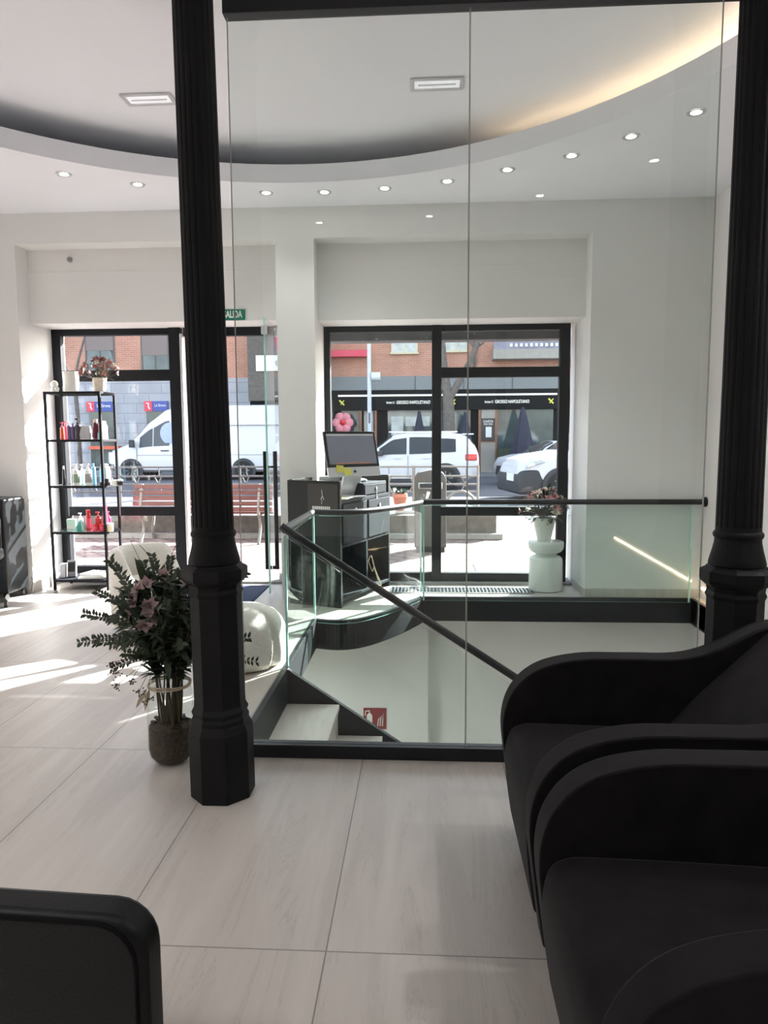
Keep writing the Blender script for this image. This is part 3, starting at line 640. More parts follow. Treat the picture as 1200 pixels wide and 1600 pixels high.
tw.build('bare_twigs', 'stem', t)

# pedestal table and pot of flowers at the right window
t = thing('side_table', 'white glossy round pedestal side table by the right window', 'side table', (1.112, 6.53, 0))
MB().lathe([(.14, .0), (.152, .008), (.155, .03), (.150, .26), (.146, .30), (.125, .318), (.105, .324)], seg=40).build('base', 'white', t)
MB().lathe([(.105, .322), (.092, .333), (.10, .345)], seg=40).build('neck', 'white', t)
MB().lathe([(.10, .343), (.138, .362), (.157, .39), (.160, .44), (.156, .452), (.15, .456)], seg=40).build('tabletop', 'white', t)
def flowerpot(name, label, loc, prof, potm, n, rad, hgt, mats, lab_mat, seed, spread=1.0, leafn=90):
    rng.seed(seed)
    t = thing(name, label, 'flower pot', loc)
    MB().lathe(prof, seg=48, mod=lambda a, z: 1+.012*sin(a*16)).build('pot', potm, t)
    top = prof[2][1]; lf = MB(); st = MB(); fl_ = []
    for k in range(n):
        d = rdir(.15); d.x *= spread; p = V((d.x*rad, d.y*rad, top+abs(d.z)*hgt)); st.tube([V((d.x*.03, d.y*.03, top-.03)), p], .002, 4); fl_.append((p, d))
    for k in range(leafn):
        d = rdir(-.35); p = V((d.x*rad*rng.uniform(.4, 1.05), d.y*rad*rng.uniform(.4, 1), top+.02+max(d.z, -.15)*hgt*rng.uniform(.3, 1.05))); lf.leaf(p, d+V((0, 0, .2)), (0, 0, 1), rad*rng.uniform(.25, .45), rad*.14, .2, .1)
    st.build('stems', 'stem', t); lf.build('foliage', lab_mat, t, fix=False)['kind'] = 'stuff'
    for i, (p, d) in enumerate(fl_): flower(t, p, d, rad*rng.uniform(.22, .34), mats[i % len(mats)], 7)
    return t
flowerpot('potted_flowers', 'ribbed white pot of dusty pink flowers on the white pedestal table', (1.092, 6.53, .456), [(.055, 0), (.06, .005), (.105, .215), (.098, .215), (.05, .02)], 'whitem', 34, .19, .25, ['petal', 'petal2', 'cream', 'petal2'], 'leafg', 3, 1.1, 130)

# ------------------------------------------------------------------ boucle seats
def lobed(a, z): return 1-.15*(1-abs(sin(a*2.5+1.265)))**7
t = thing('boucle_pouf', 'white boucle pouf with deep seams on the floor beside the glass', 'pouf', (-1.15, 4.30, 0))
mb = MB(); mb.lathe([(.20, .0), (.25, .012), (.278, .05), (.289, .11), (.288, .17), (.277, .225), (.254, .28), (.215, .325), (.155, .354), (.09, .362), (.03, .35), (.005, .345)], seg=80, mod=lobed); mb.build('cushion', 'boucle', t, ang=80)
t = thing('tub_chair', 'low white boucle tub chair behind the bouquet', 'chair', (-2.03, 5.05, 0), R(-25))
mb = MB(); rings = []
for k in range(29):
    a = R(60+240*k/28); ca, sa = cos(a), sin(a); u = k/28; e = sin(pi/2*min(1, min(u, 1-u)*4.5+.1))
    h = .36+.26*e*e
    prof = [(.20, .06), (.265, .06), (.275, .3), (.27, h-.05), (.25, h-.012), (.225, h), (.20, h-.012), (.185, h-.05), (.18, .3)]
    rings.append([V((r*ca, r*sa, z)) for r, z in prof])
mb.loft(rings); mb.build('backrest', 'boucle', t, ang=60)
mb = MB(); mb.lathe([(.18, .05), (.22, .07), (.22, .33), (.20, .38), (.12, .40), (.01, .40)], seg=40); mb.build('seat', 'boucle', t, ang=60)
for a in (45, 135, 225, 315): MB().cyl((.17*cos(R(a)), .17*sin(R(a)), 0), (.17*cos(R(a)), .17*sin(R(a)), .07), .018, seg=10).build('leg', 'dark', t)

# ------------------------------------------------------------------ reception desk
t = thing('reception_desk', 'black reception desk with cubby shelves near the stairwell', 'desk', (-.69, 5.74, 0), math.atan2(.933, .36))   # local x along the cubby side, y towards the door side
L_, D_ = 1.0, .50
mb = MB(); mb.box(0, .03, 0, D_, .0, 1.055); mb.build('side_panel', 'desk', t, bevel=.002)
mb = MB(); mb.box(L_-.03, L_, 0, D_, .0, 1.06); mb.build('side_panel', 'desk', t, bevel=.002)
mb = MB(); mb.box(.03, L_-.03, D_-.03, D_, .0, 1.06); mb.build('front_panel', 'desk', t, bevel=.002)
mb = MB(); mb.box(.03, L_-.03, .0, D_-.03, .865, .895); mb.build('worktop', 'deskgrey', t, bevel=.002)
mb = MB(); mb.box(.03, L_-.03, .0, D_-.03, .50, .525); mb.box(.03, L_-.03, .0, D_-.03, .05, .075); mb.build('shelf', 'deskgrey', t, bevel=.002)
mb = MB(); mb.box(.485, .515, .0, D_-.03, .075, .865); mb.build('divider', 'deskgrey', t, bevel=.002)
for x0 in (.035, .52):
    d = box(x0, x0+.445, -.012, .004, .53, .86).build('door', 'deskgrey', t, bevel=.003)
    MB().cyl((x0+.22, -.02, .80), (x0+.22, -.012, .80), .018, seg=14).build('lock', 'steel', d)
mb = MB(); mb.tube(spline([(.56, .02, .30), (.54, -.02, .36), (.58, -.03, .26), (.62, -.03, .20), (.70, -.03, .10), (.74, -.02, .05), (.72, .05, .08)], 5), .005, 6); mb.tube(spline([(.54, .02, .34), (.56, -.02, .22), (.60, -.02, .24), (.66, -.03, .12)], 5), .004, 6)
mb.build('cable', 'rope', t)
mb = MB(); mb.box(-.006, 0, .02, .30, .77, 1.03); pn = mb.build('sign_panel', 'carton', t, bevel=.001); pn['label'] = 'dark brown panel with white lettering'
mb = MB()
# small emblem and a line of worn white lettering, too small to read in the photograph
mb.tube([(-.008, .165, .98), (-.008, .16, .93), (-.008, .175, .90)], .0022, 5); mb.tube([(-.008, .16, .93), (-.008, .145, .90)], .0022, 5); mb.tube([(-.008, .163, .90), (-.008, .168, .86)], .0015, 5)
for k in range(9): mb.box(-.0085, -.006, .09+.019*k, .103+.019*k, .815+.002*(k % 2), .845)
mb.build('lettering', 'paper', pn, smooth=False)
DM = t.matrix_basis.copy(); DM = M.Translation(t.location) @ M.Rotation(t.rotation_euler.z, 4, 'Z')
dz = t.rotation_euler.z
def onDesk(x, y, z): return DM @ V((x, y, z))
t = thing('cash_drawer', 'dark grey cash drawer with lock and keys on the reception desk', 'cash drawer', onDesk(.70, .20, .895), dz)
MB().box(-.24, .24, -.19, .19, 0, .115).build('body', 'deskgrey', t, bevel=.004)
fr = box(-.225, .225, -.198, -.19, .012, .10).build('drawer', 'deskgrey', t, bevel=.003)
MB().cyl((.0, -.205, .06), (0, -.198, .06), .013, seg=12).build('lock', 'steel', fr)
MB().box(-.003, .003, -.206, -.203, -.02, .05).box(-.012, .012, -.21, -.204, -.045, -.02).build('keys', 'steel', fr)
MB().box(-.18, .18, -.2, -.198, .088, .092).build('groove', 'dark', fr)
t = thing('computer', 'silver desktop computer with black bezel on the reception desk', 'computer', onDesk(.395, .075, .895), R(38))
tl = M.Translation((0, -.02, .20)) @ M.Rotation(R(-14), 4, 'X')
mb = MB(); mb.box(-.264, .264, -.012, .012, -.02, .06, tl); ch = mb.build('chin', 'alu', t, bevel=.003)
mb = MB()
mb.prism([(.0, .008), (.012, .008), (.016, .022), (.010, .031), (.0, .029), (-.010, .031), (-.016, .022), (-.012, .008)], 'y', -.0135, -.0115, tl); mb.prism([(.0, .033), (.006, .035), (.008, .042), (.002, .040)], 'y', -.0135, -.0115, tl)
mb.build('emblem', 'dark', ch, smooth=False)
mb = MB(); mb.box(-.264, .264, -.012, .008, .06, .375, tl); mb.build('bezel', 'bezel', t, bevel=.003)
mb = MB(); mb.box(-.24, .24, -.0135, -.012, .085, .352, tl); sc = mb.build('screen', 'screen', t, smooth=False)
mb = MB(); mb.box(-.24, .24, -.0145, -.0135, .335, .352, tl); mb.build('menu_bar', mat('menu_bar_grey', (.35, .36, .38), .3, emit=.15), sc, smooth=False)
mb = MB()
for k in range(11): mb.box(-.18+.033*k, -.155+.033*k, -.0145, -.0135, .088, .100, tl)
mb.build('dock_icons', mat('dock_icon_orange', (.35, .12, .06), .3, emit=.15), sc, smooth=False)
mb = MB(); mb.prism([(.0, .20), (.03, .20), (.09, .012), (.09, 0), (-.08, 0), (-.08, .012), (.06, .012)], 'x', -.09, .09); mb.build('stand', 'alu', t, bevel=.003)
for k, (dx, dzz) in enumerate(((-.155, .01), (-.075, .005))):
    mb = MB(); mb.box(dx-.035, dx+.035, -.018, -.0165, dzz-.07+.06, dzz+.0+.05, tl @ M.Rotation(R(6-10*k), 4, 'Y')); tag(mb.build('sticky_note', 'yellow', smooth=False), ('yellow sticky note stuck low on the computer, the left of two', 'yellow sticky note stuck low on the computer, the right of two')[k], 'sticky note', 'sticky notes on the computer')
    q = C.objects['sticky_note' if k == 0 else 'sticky_note.001']; q.location = onDesk(.395, .075, .895); q.rotation_euler.z = R(38)
mb = box(-.10, .10, -.14, .14, 0, .004); tag(mb.build('paper_sheet', 'paper', loc=onDesk(.17, .15, .896), rz=dz+.2, smooth=False), 'white sheets of paper lying in front of the computer', 'paper')
mb = box(-.035, .035, -.03, .03, 0, .003); tag(mb.build('sticky_note', 'yellow', loc=onDesk(.18, .08, .901), rz=dz+.5, smooth=False), 'yellow note lying on the white sheets', 'sticky note')
mb = MB(); mb.sphere((0, 0, .014), .055, 16, 8, (1, .55, .3)); tag(mb.build('computer_mouse', 'plastic', loc=onDesk(.66, .12, 1.011), rz=dz+1.2), 'white computer mouse on top of the cash drawer', 'mouse')

# ------------------------------------------------------------------ floor mat, grating
tag(box(-.42, .42, -.33, .33, 0, .012).build('door_mat', 'navy', loc=(-1.90, 6.27, .0), bevel=.004), 'navy blue door mat inside the open glass door', 'door mat')
t = thing('floor_grating', 'dark metal floor grating under the right shop window', 'grating', (.34, 6.45, 0))
mb = MB(); mb.box(-.65, .65, -.10, .115, .0, .002); mb.build('pit', 'frame', t, smooth=False)
mb = MB()
for k in range(41): mb.box(-.65+.0325*k-.004, -.65+.0325*k+.004, -.10, .115, .002, .012)
for k in range(4): mb.box(-.65, .65, -.10+.0707*k-.003, -.10+.0707*k+.003, .002, .011)
mb.build('bars', 'steel', t, smooth=False)

# ------------------------------------------------------------------ product shelf
t = thing('display_shelf', 'tall black metal display shelf with glass shelves at the left window', 'shelf', (-3.21, 6.53, 0))
SW, SD = .255, .155; SZ = [1.84, 1.405, .98, .55, .10]
for x in (-SW, SW):
    for y in (-SD, SD): MB().box(x-.011, x+.011, y-.011, y+.011, 0, 1.84).build('post', 'frame', t, bevel=.002)
for z in SZ:
    mb = MB(); mb.box(-SW, SW, -SD-.011, -SD+.011, z-.022, z).box(-SW, SW, SD-.011, SD+.011, z-.022, z).box(-SW-.011, -SW+.011, -SD, SD, z-.022, z).box(SW-.011, SW+.011, -SD, SD, z-.022, z); mb.build('shelf_frame', 'frame', t, bevel=.002)
    box(-SW+.011, SW-.011, -SD+.011, SD-.011, z-.010, z-.002).build('shelf_board', 'shelfglass' if z > .3 else 'deskgrey', t, smooth=False)
SX, SY = -3.21, 6.53
def X(px, y): return (px-663.7)/1110*1.0*(y)+0.0   # width in the photograph to metres across at depth y
def bottle(px, z, h, r, m, label, cap='plastic', pump=False, y=6.45, flat=1.0, lab=None, taper=.9, caph=.035, capr=.4, shape='cyl', grp='products on the display shelf', name='bottle', cat='bottle'):
    px = min(px, 182); t = thing(name, label, cat, (max(-3.44, min(-2.99, X(px, y))), y, z), 0, grp)
    hb = h*(.70 if pump else .84)
    if shape == 'drop': prof = [(r*.6, 0), (r, h*.12), (r*.95, h*.3), (r*.62, hb*.85), (r*.42, hb)]
    elif shape == 'cone': prof = [(r, 0), (r*1.0, h*.03), (r*.55, hb)]
    else: prof = [(r*.96, 0), (r, .004), (r*taper, hb*.9), (r*taper*.85, hb*.96), (r*.4, hb)]
    b = MB().lathe(prof, seg=18).build('body', m, t); b.scale.y = flat
    if lab: MB().lathe([(r*1.012, hb*.18), (r*.99, hb*.72)], seg=18, cap=False).build('label_band', lab, b)
    cm = MB()
    if pump:
        cm.lathe([(r*.45, hb), (r*.45, hb+h*.08), (r*.15, hb+h*.09), (r*.15, hb+h*.2)], seg=12); cm.box(-r*.8, r*.35, -r*.22, r*.22, hb+h*.2, hb+h*.27)
    else: cm.lathe([(r*capr*1.02, hb-.001), (r*capr, h*.995), (r*capr*.9, h)], seg=14)
    cm.build('pump' if pump else 'cap', cap, t)
    return t
def jar(px, z, h, r, m, label, y=6.45, lid='plastic'):
    t = thing('jar', label, 'jar', (X(px, y), y, z), 0, 'products on the display shelf')
    MB().lathe([(r*.95, 0), (r, .004), (r, h*.72)], seg=18).build('body', m, t); MB().lathe([(r*1.04, h*.7), (r*1.04, h*.97), (r, h)], seg=18).build('lid', lid, t)
z = SZ[1]
bottle(86, z, .165, .020, 'orange', 'orange pump bottle at the left end of the upper glass shelf', 'pinkred', True)
bottle(92, z, .175, .019, 'pinkred', 'pinkish red pump bottle behind the orange one', 'pinkred', True, y=6.55)
bottle(97.5, z, .155, .022, 'purple', 'slim purple bottle with short white cap, left of the purple pair', 'plastic', caph=.02)
bottle(104, z, .150, .021, 'purple', 'purple bottle without white cap, right of the purple pair', 'purple')
bottle(112, z, .20, .029, 'plum', 'dark plum pump bottle on the upper shelf', 'dark', True)
tg = thing('cosmetic_bag', 'grey translucent cosmetic bag on the upper shelf', 'bag', (X(125, 6.46), 6.46, z), 0)
MB().loft([[V((x*s, y*d, zz)) for x, y in ((-1, -1), (1, -1), (1, 1), (-1, 1))] for s, d, zz in ((.048, .03, 0), (.05, .032, .05), (.042, .012, .12))]).build('pouch', 'bagclear', tg, bevel=.006)
MB().box(-.042, .042, -.006, .006, .118, .126).build('zip', 'plastic', tg)
bottle(141, z, .185, .036, 'maroon', 'teardrop maroon bottle with pale pink cap', 'pale_pink', shape='drop', caph=.06, capr=.5)
bottle(152, z, .19, .024, 'pale_pink', 'pale pink bottle behind the shelf post', 'offwhite', taper=.8)
bottle(166, z, .17, .026, 'offwhite', 'white carton bottle with pink print', 'offwhite', y=6.5, lab='pale_pink', capr=.8)
bottle(174, z, .165, .020, 'teal', 'pale teal bottle near the right end of the upper shelf', 'clearaqua', y=6.55)
bottle(180, z, .075, .018, 'teal', 'small teal bottle at the right end of the upper shelf', 'teal', y=6.42)
z = SZ[2]
bottle(85, z, .18, .018, 'dark', 'dark tapered bottle at the left end of the middle shelf', 'plastic', shape='cone')
bottle(105, z, .205, .032, 'offwhite', 'white pump bottle with green label', 'plastic', True, lab='labelgreen')
bottle(115, z, .20, .022, 'clearaqua', 'pale aqua pump bottle behind the white ones', 'clearaqua', True, y=6.56)
bottle(125, z, .21, .033, 'offwhite', 'white pump bottle with grey label', 'plastic', True, lab='labelgrey')
bottle(134, z, .20, .022, 'aqua', 'blue bottle in the middle of the shelf, darker of the blue pair', 'aqua', y=6.57)
bottle(148, z, .19, .024, 'aqua', 'blue bottle beside the shelf post, rear row', 'clearaqua', y=6.58)
bottle(157, z, .20, .022, 'clearaqua', 'clear aqua pump bottle behind the shelf post', 'plastic', True, y=6.56)
bottle(167, z, .17, .018, 'offwhite', 'slim whitish bottle right of the shelf post', 'plastic', y=6.58)
bottle(177, z, .20, .022, 'clearaqua', 'pale blue bottle at the right end of the middle shelf', 'plastic', y=6.50)
for i, (px, dzz) in enumerate(((147, 0), (152, 0), (157, 0), (155, .032))):
    jar(px, z+dzz, .031, .021, 'dark', ('flat black jar at the left of the jar group', 'flat black jar in the middle of the jar group', 'flat black jar at the right of the jar group', 'flat black jar stacked on the other black jars')[i], 6.42, 'plum')
jar(168, z, .05, .024, 'offwhite', 'white jar right of the black jars', 6.42); jar(177, z, .055, .024, 'dark', 'black jar beside the white jar', 6.43)
z = SZ[3]
tg = thing('cosmetic_box', 'mint green carton at the left end of the lower shelf', 'box', (X(94, 6.44), 6.44, z), R(12), 'products on the display shelf')
MB().box(-.04, .04, -.025, .025, 0, .115).build('carton', 'mint', tg, bevel=.004)
MB().box(-.036, .036, -.0255, -.0249, .02, .05).build('printed_band', 'offwhite', tg, smooth=False)
tg = thing('cosmetic_pouch', 'green pointed pouch beside the mint carton', 'pouch', (X(109, 6.42), 6.42, z), R(-10), 'products on the display shelf')
MB().loft([[V((x*s, y*d, zz)) for x, y in ((-1, -1), (1, -1), (1, 1), (-1, 1))] for s, d, zz in ((.045, .028, 0), (.043, .024, .045), (.012, .006, .11))]).build('pouch', 'teal', tg, bevel=.004)
MB().loft([[V((x*s, y, zz)) for x, y in ((-1, yy-.003), (1, yy-.003), (1, yy), (-1, yy))] for s, yy, zz in ((.022, -.03, .004), (.022, -.027, .045), (.004, -.01, .095))]).build('front_patch', 'deepgreen', tg)
bottle(109, z, .165, .026, 'lilac', 'lilac pump bottle behind the green pouch', 'lilac', True, y=6.56)
bottle(122, z, .20, .023, 'redb', 'tall slim red bottle on the lower shelf', 'redb', capr=.8, lab='pinkred')
bottle(138, z, .185, .030, 'redb', 'red pump bottle standing between red jars', 'redb', True, y=6.47)
jar(132, z, .07, .024, 'pinkred', 'red jar left of the red pump bottle', 6.41, 'redb'); jar(144, z, .07, .022, 'pinkred', 'red jar right of the red pump bottle', 6.41, 'redb')
bottle(158, z, .185, .028, 'magenta', 'magenta pump bottle behind the cream jar', 'rose', True, y=6.52)
jar(157, z, .078, .030, 'creamj', 'cream coloured jar with white lid', 6.42, 'offwhite')
bottle(172, z, .265, .032, 'rose', 'tall rose bottle with a pink cap at the right end', 'pinkred', shape='cone', y=6.46, capr=.58)
z = SZ[4]
tg = thing('card_terminal', 'grey card terminal leaning at the bottom of the display shelf', 'terminal', (-3.36, 6.50, z), R(10))
MB().box(-.04, .04, -.02, .02, 0, .16, M.Rotation(R(-10), 4, 'X')).build('body', 'grey', tg, bevel=.006); MB().box(-.03, .03, -.0225, -.0205, .05, .14, M.Rotation(R(-10), 4, 'X')).build('keypad', 'dark', tg)
MB().box(-.10, -.05, -.03, .05, 0, .13).build('charging_dock', 'bagclear', tg, bevel=.004)
for i, (x, y, m_, l_) in enumerate(((-3.13, 6.50, 'paper', 'lower white magazine on the bottom shelf'), (-3.11, 6.52, 'plastic', 'upper magazine with black stripes on the bottom shelf'))):
    tg = thing('magazine', l_, 'magazine', (x, y, z+.022*i), R(8-20*i), 'magazines on the bottom shelf')
    MB().box(-.13, .13, -.10, .10, 0, .021).build('pages', m_, tg, bevel=.002)
    if i:
        mb = MB()
        for k in range(6): mb.prism([(-.11+.04*k, -.10), (-.095+.04*k, -.10), (-.07+.04*k, .10), (-.09+.04*k, .10)], 'z', .021, .0225)
        mb.build('cover_stripes', 'dark', tg, smooth=False)
z = SZ[0]
tg = thing('knot_ornament', 'small white ball shaped ornament on top of the display shelf', 'ornament', (-3.415, 6.46, z))
MB().lathe([(.032, 0), (.036, .01), (.034, .035), (.025, .045)], seg=20).build('base', 'whitem', tg); MB().sphere((.0, 0, .072), .034, 18, 12).build('ball', 'whitem', tg); MB().sphere((.028, -.012, .03), .022, 14, 10).build('bead', 'whitem', tg)
tg = thing('white_pot', 'plain white cylindrical pot on top of the display shelf', 'pot', (-3.275, 6.50, z))
MB().lathe([(.062, 0), (.066, .005), (.073, .19), (.067, .19), (.06, .02)], seg=32).build('vessel', 'whitem', tg)
flowerpot('potted_flowers', 'cream ribbed pot of coral and pink flowers on the display shelf', (-2.985, 6.46, z), [(.045, 0), (.05, .004), (.064, .125), (.058, .125), (.045, .02)], 'cream', 40, .155, .17, ['petal2', 'petal', 'cream', 'petal3', 'petal2'], 'leafg', 11, 1.1, 60)

# ------------------------------------------------------------------ salon trolley and chair at the left edge
t = thing('salon_trolley', 'black salon trolley with drawers against the left pier', 'trolley', (-3.79, 6.02, 0))
MB().box(-.17, .19, -.18, .17, .07, .90).build('body', 'desk', t, bevel=.02, seg=3)
for k, z0 in enumerate((.10, .34)):
    d = box(-.15, .17, -.19, -.178, z0, z0+.22).build('drawer', 'deskgrey', t, bevel=.004); MB().sphere((.06, -.198, z0+.12), .014, 12, 8).build('knob', 'steel', d)
for x in (-.14, .15):
    for y in (-.14, .14): MB().cyl((x-.012, y, .035), (x+.012, y, .035), .034, seg=16).build('caster', 'dark', t)
t = thing('styling_chair', 'black styling chair partly out of frame beside the salon trolley', 'chair', (-3.72, 5.55, 0), R(20))
mb = MB(); mb.prism([(x, z+.44) for x, z in rrect(.2, .36, .08)], 'y', .16, .22); mb.build('backrest', 'leather', t, bevel=.02, seg=3, ang=50)
MB().box(-.22, .22, -.22, .18, .40, .50).build('seat', 'leather', t, bevel=.03, seg=3)
MB().cyl((0, 0, .05), (0, 0, .41), .03, seg=16).build('column', 'steel', t)
for k in range(5):
    a = 2*pi*k/5+.3; f = MB(); f.tube([(0, 0, .09), (.24*cos(a), .24*sin(a), .06)], [.022, .014], 8); f = f.build('foot', 'dark', t); MB().cyl((.24*cos(a)-.012, .24*sin(a), .028), (.24*cos(a)+.012, .24*sin(a), .028), .028, seg=14).build('caster', 'dark', f)
mb = MB(); mb.tube(spline([(-3.58, 6.19, .16), (-3.56, 6.17, .12), (-3.54, 6.12, .02), (-3.48, 6.20, .008), (-3.38, 6.24, .008), (-3.42, 6.30, .008), (-3.5, 6.28, .008)], 6), .004, 6); tag(mb.build('power_cable', 'dark'), 'thin black cable curling on the floor by the left pier', 'cable')

# ================================================================== the street
GZ = -.03
def at(px, py, y):
    """the place at depth y that a point of the photograph shows"""
    d = R_*(px-600)/1110 - U_*(py-800)/1110 + F_
    return V((0, 0, EYE)) + d*(y/d.y)
struct('pavement_near', box(-14, 14, 7.03, 12.2, -.15, GZ), 'pave', smooth=False)
struct('kerb_near', box(-14, 14, 12.2, 12.45, -.2, GZ+.005), 'kerb', smooth=False)
struct('road', box(-45, 30, 12.45, 28.0, -.3, GZ-.08), 'asphalt', smooth=False)
struct('pavement_far', box(-45, 30, 28.0, 36, -.2, GZ), 'slate', smooth=False)
tag(box(-.40, .28, -.3, .3, 0, .006).build('manhole_cover', 'slate', loc=(.95, 7.75, GZ), bevel=.003), 'grey rectangular cover plate in the pink paving', 'manhole cover')

# facade across the street
FY = 30.0
f = thing('brick_building', 'red brick building with stone base and shops across the street', 'building', (-4, FY, 0)); OX = 4
def fb(name, m, x0, x1, z0, z1, y0=0, y1=.6, parent=f, **k): return box(x0+OX, x1+OX, y0, y1, z0, z1).build(name, m, parent, smooth=False, **k)
fb('brick_wall', 'brick', -40, 16, 3.95, 7.6); fb('stone_wall', 'stone', -40, -7.3, GZ, 3.96, -.08); fb('stone_course', 'slate', -7.3, 16, 3.4, 3.96, -.12)
fb('shop_recess', 'shopblk', -7.3, 16, GZ, 3.4, .1, .6)
fb('brick_pier', 'brick', -7.3, -4.2, GZ, 3.96, -.1, .3); fb('downpipe', 'plinth', 1.98, 2.10, 3.9, 7.6, -.14, 0)
def window(x0, x1, z0, z1, shade=0, m='winframe', glassm='shopglass'):
    w = MB().box(x0+OX, x1+OX, -.03, .02, z0, z1).build('window', glassm, f, smooth=False)
    mb = MB(); mb.box(x0+OX-.06, x0+OX, -.05, .02, z0, z1).box(x1+OX, x1+OX+.06, -.05, .02, z0, z1).box(x0+OX-.1, x1+OX+.1, -.12, .02, z0-.09, z0).box((x0+x1)/2+OX-.03, (x0+x1)/2+OX+.03, -.045, -.03, z0, z1); mb.build('window_frame', m, w, smooth=False)
    if shade: MB().box(x0+OX, x1+OX, -.05, -.03, z0+(z1-z0)*(1-shade), z1).build('shutter', 'shutter', w, smooth=False)
window(-14.35, -13.2, 4.3, 6.6, .62, 'soffit'); window(-11.93, -10.85, 4.3, 6.6, .72, 'soffit'); window(-16.6, -15.4, 4.3, 6.6, .4, 'soffit')
window(-1.33, -.35, 4.95, 6.4, 0, 'winframe', 'curtain'); window(.85, 1.72, 5.0, 6.4, 0, 'winframe', 'curtain')
fb('balcony_parapet', 'violet', 2.75, 6.6, 4.93, 5.35, -.8, -.72); fb('balcony_slab', 'beige', 2.75, 6.6, 4.55, 4.93, -.8, 0); window(3.1, 6.2, 5.3, 6.6, 0, 'wood', 'curtain')
mb = MB()
for k in range(12): mb.box(3.4+.2*k+OX, 3.5+.2*k+OX, -.83, -.80, 5.02, 5.14)
mb.build('balcony_ornaments', 'paper', f, smooth=False)
fb('red_canopy', 'shopred', -3.95, -2.35, 4.75, 5.0, -.5, 0)
# frozen food shop with two blue and red signs
for i, x0 in enumerate((-14.38, -11.87)):
    s = fb('shop_sign', 'bagblue', x0+.34, x0+1.14 if not i else x0+1.0, 2.6, 3.02, -.2, -.1)
    q = box(x0+OX, x0+.34+OX, -.22, -.1, 2.6, 3.02).build('sign_badge', 'shopred', s, smooth=False)
    mb = MB(); mb.tube([(x0+.10+OX, -.225, 2.94), (x0+.2+OX, -.225, 2.92), (x0+.18+OX, -.225, 2.8), (x0+.24+OX, -.225, 2.68)], .03, 5); mb.build('emblem', 'paper', s, smooth=False)
    text_mesh('lettering', 'La Sirena', .20 if not i else .16, 'paper', s, (x0+.74+OX if not i else x0+.68+OX, -.205, 2.84), depth=.01, sx=.82)
    fb('shop_window', 'shopglass', x0+.05, x0+1.15, .1, 2.6, -.13, -.08)
fb('orange_counter', 'orange', -14.3, -13.0, 1.0, 1.14, -.35, -.1); fb('red_notice', 'shopred', -10.58, -10.2, 3.02, 3.75, -.12, -.08)
# restaurant front
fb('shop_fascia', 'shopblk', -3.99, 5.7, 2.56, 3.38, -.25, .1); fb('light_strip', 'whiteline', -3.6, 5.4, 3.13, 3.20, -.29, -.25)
mb = MB()
for x in (-.4, 1.6, 3.6): mb.box(x+OX-.02, x+OX+.02, -.14, -.11, 3.4, 3.96)
mb.build('course_joint', 'soffit', f, smooth=False)
for xc, w in ((-.69, .72), (3.36, 1.4)):
    s = fb('sign_panel', 'shopblk', xc-.95, xc+.95, 2.7, 3.06, -.28, -.25)
    text_mesh('lettering', 'GROSSO NAPOLETANO', .19, 'whiteline', s, (xc+.22+OX, -.285, 2.87), depth=.01, sx=.68)  # slight glow put into the lettering so it reads white in shade
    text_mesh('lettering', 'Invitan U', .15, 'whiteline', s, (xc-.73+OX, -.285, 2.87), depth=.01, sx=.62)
for x in (-3.45, 1.15, 5.15):
    mb = MB(); mb.tube([(x-.10+OX, -.28, 2.98), (x+.1+OX, -.28, 2.78)], .035, 5); mb.tube([(x+.10+OX, -.28, 2.98), (x-.05+OX, -.28, 2.80)], .025, 5); mb.build('emblem', 'yellow', f)
for x0, x1 in ((-3.5, -2.75), (-2.55, -2.15), (-1.55, 1.9), (3.0, 5.3)): fb('shop_window', 'shopglass', x0, x1, .5, 2.56, -.05, .1)
for x in (-2.68, -2.05, 2.27, 2.95): fb('door_post', 'wood', x-.05, x+.05, GZ, 2.6, -.2, 0)
fb('pier_base', 'beige', 2.32, 2.92, GZ, 1.2, -.22, 0); fb('pier_panel', 'wood', 2.32, 2.92, 1.2, 1.26, -.2, 0)
s = fb('menu_panel', 'carton', 2.32, 2.92, 1.28, 2.2, -.19, 0); fb('pale_panel', 'beige', 2.34, 2.9, 2.2, 2.62, -.19, 0)
text_mesh('lettering', 'CARTA', .13, 'paper', s, (2.62+OX, -.195, 2.07), depth=.01, bold=True); text_mesh('lettering', 'DEL DIA', .10, 'paper', s, (2.62+OX, -.195, 1.96), depth=.01, bold=True)
box(2.52+OX, 2.76+OX, -.21, -.19, 1.42, 1.85).build('poster', 'paper', s, smooth=False)
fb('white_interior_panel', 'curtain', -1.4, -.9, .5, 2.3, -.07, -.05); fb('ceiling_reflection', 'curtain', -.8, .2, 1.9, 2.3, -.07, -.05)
fb('planter_box', 'leafg', 3.0, 5.4, .2, .95, -.6, -.25)
# darker building further back, seen through the open door
g = thing('corner_building', 'brown building with a white banner seen through the open door', 'building', (-5.85, 28.2, 0))
box(-1.1, 1.6, -.2, .9, 2.9, 7.6).build('upper_wall', 'plinth', g, smooth=False)
box(-1.05, 1.55, -.15, .9, GZ, 2.9).build('ground_floor_wall', 'shopblk', g, smooth=False)
bn = box(-.75, 1.3, -.28, -.22, 4.05, 4.65).build('banner', 'paper', g, smooth=False)
text_mesh('lettering', 'LA', .3, 'grey', bn, (.2, -.30, 4.35))
mb = MB(); mb.tube([(-.7, -.3, 6.6), (.1, -.9, 6.1)], .03, 6); mb.build('flag_pole', 'steel', g)
mb = MB(); mb.loft([[V((.05+.12*k+.05*j, -.9+.02*j, 6.2-.5*j-.1*k)) for k in range(3)] for j in range(4)], False, False); mb.build('flag', 'shopred', g)

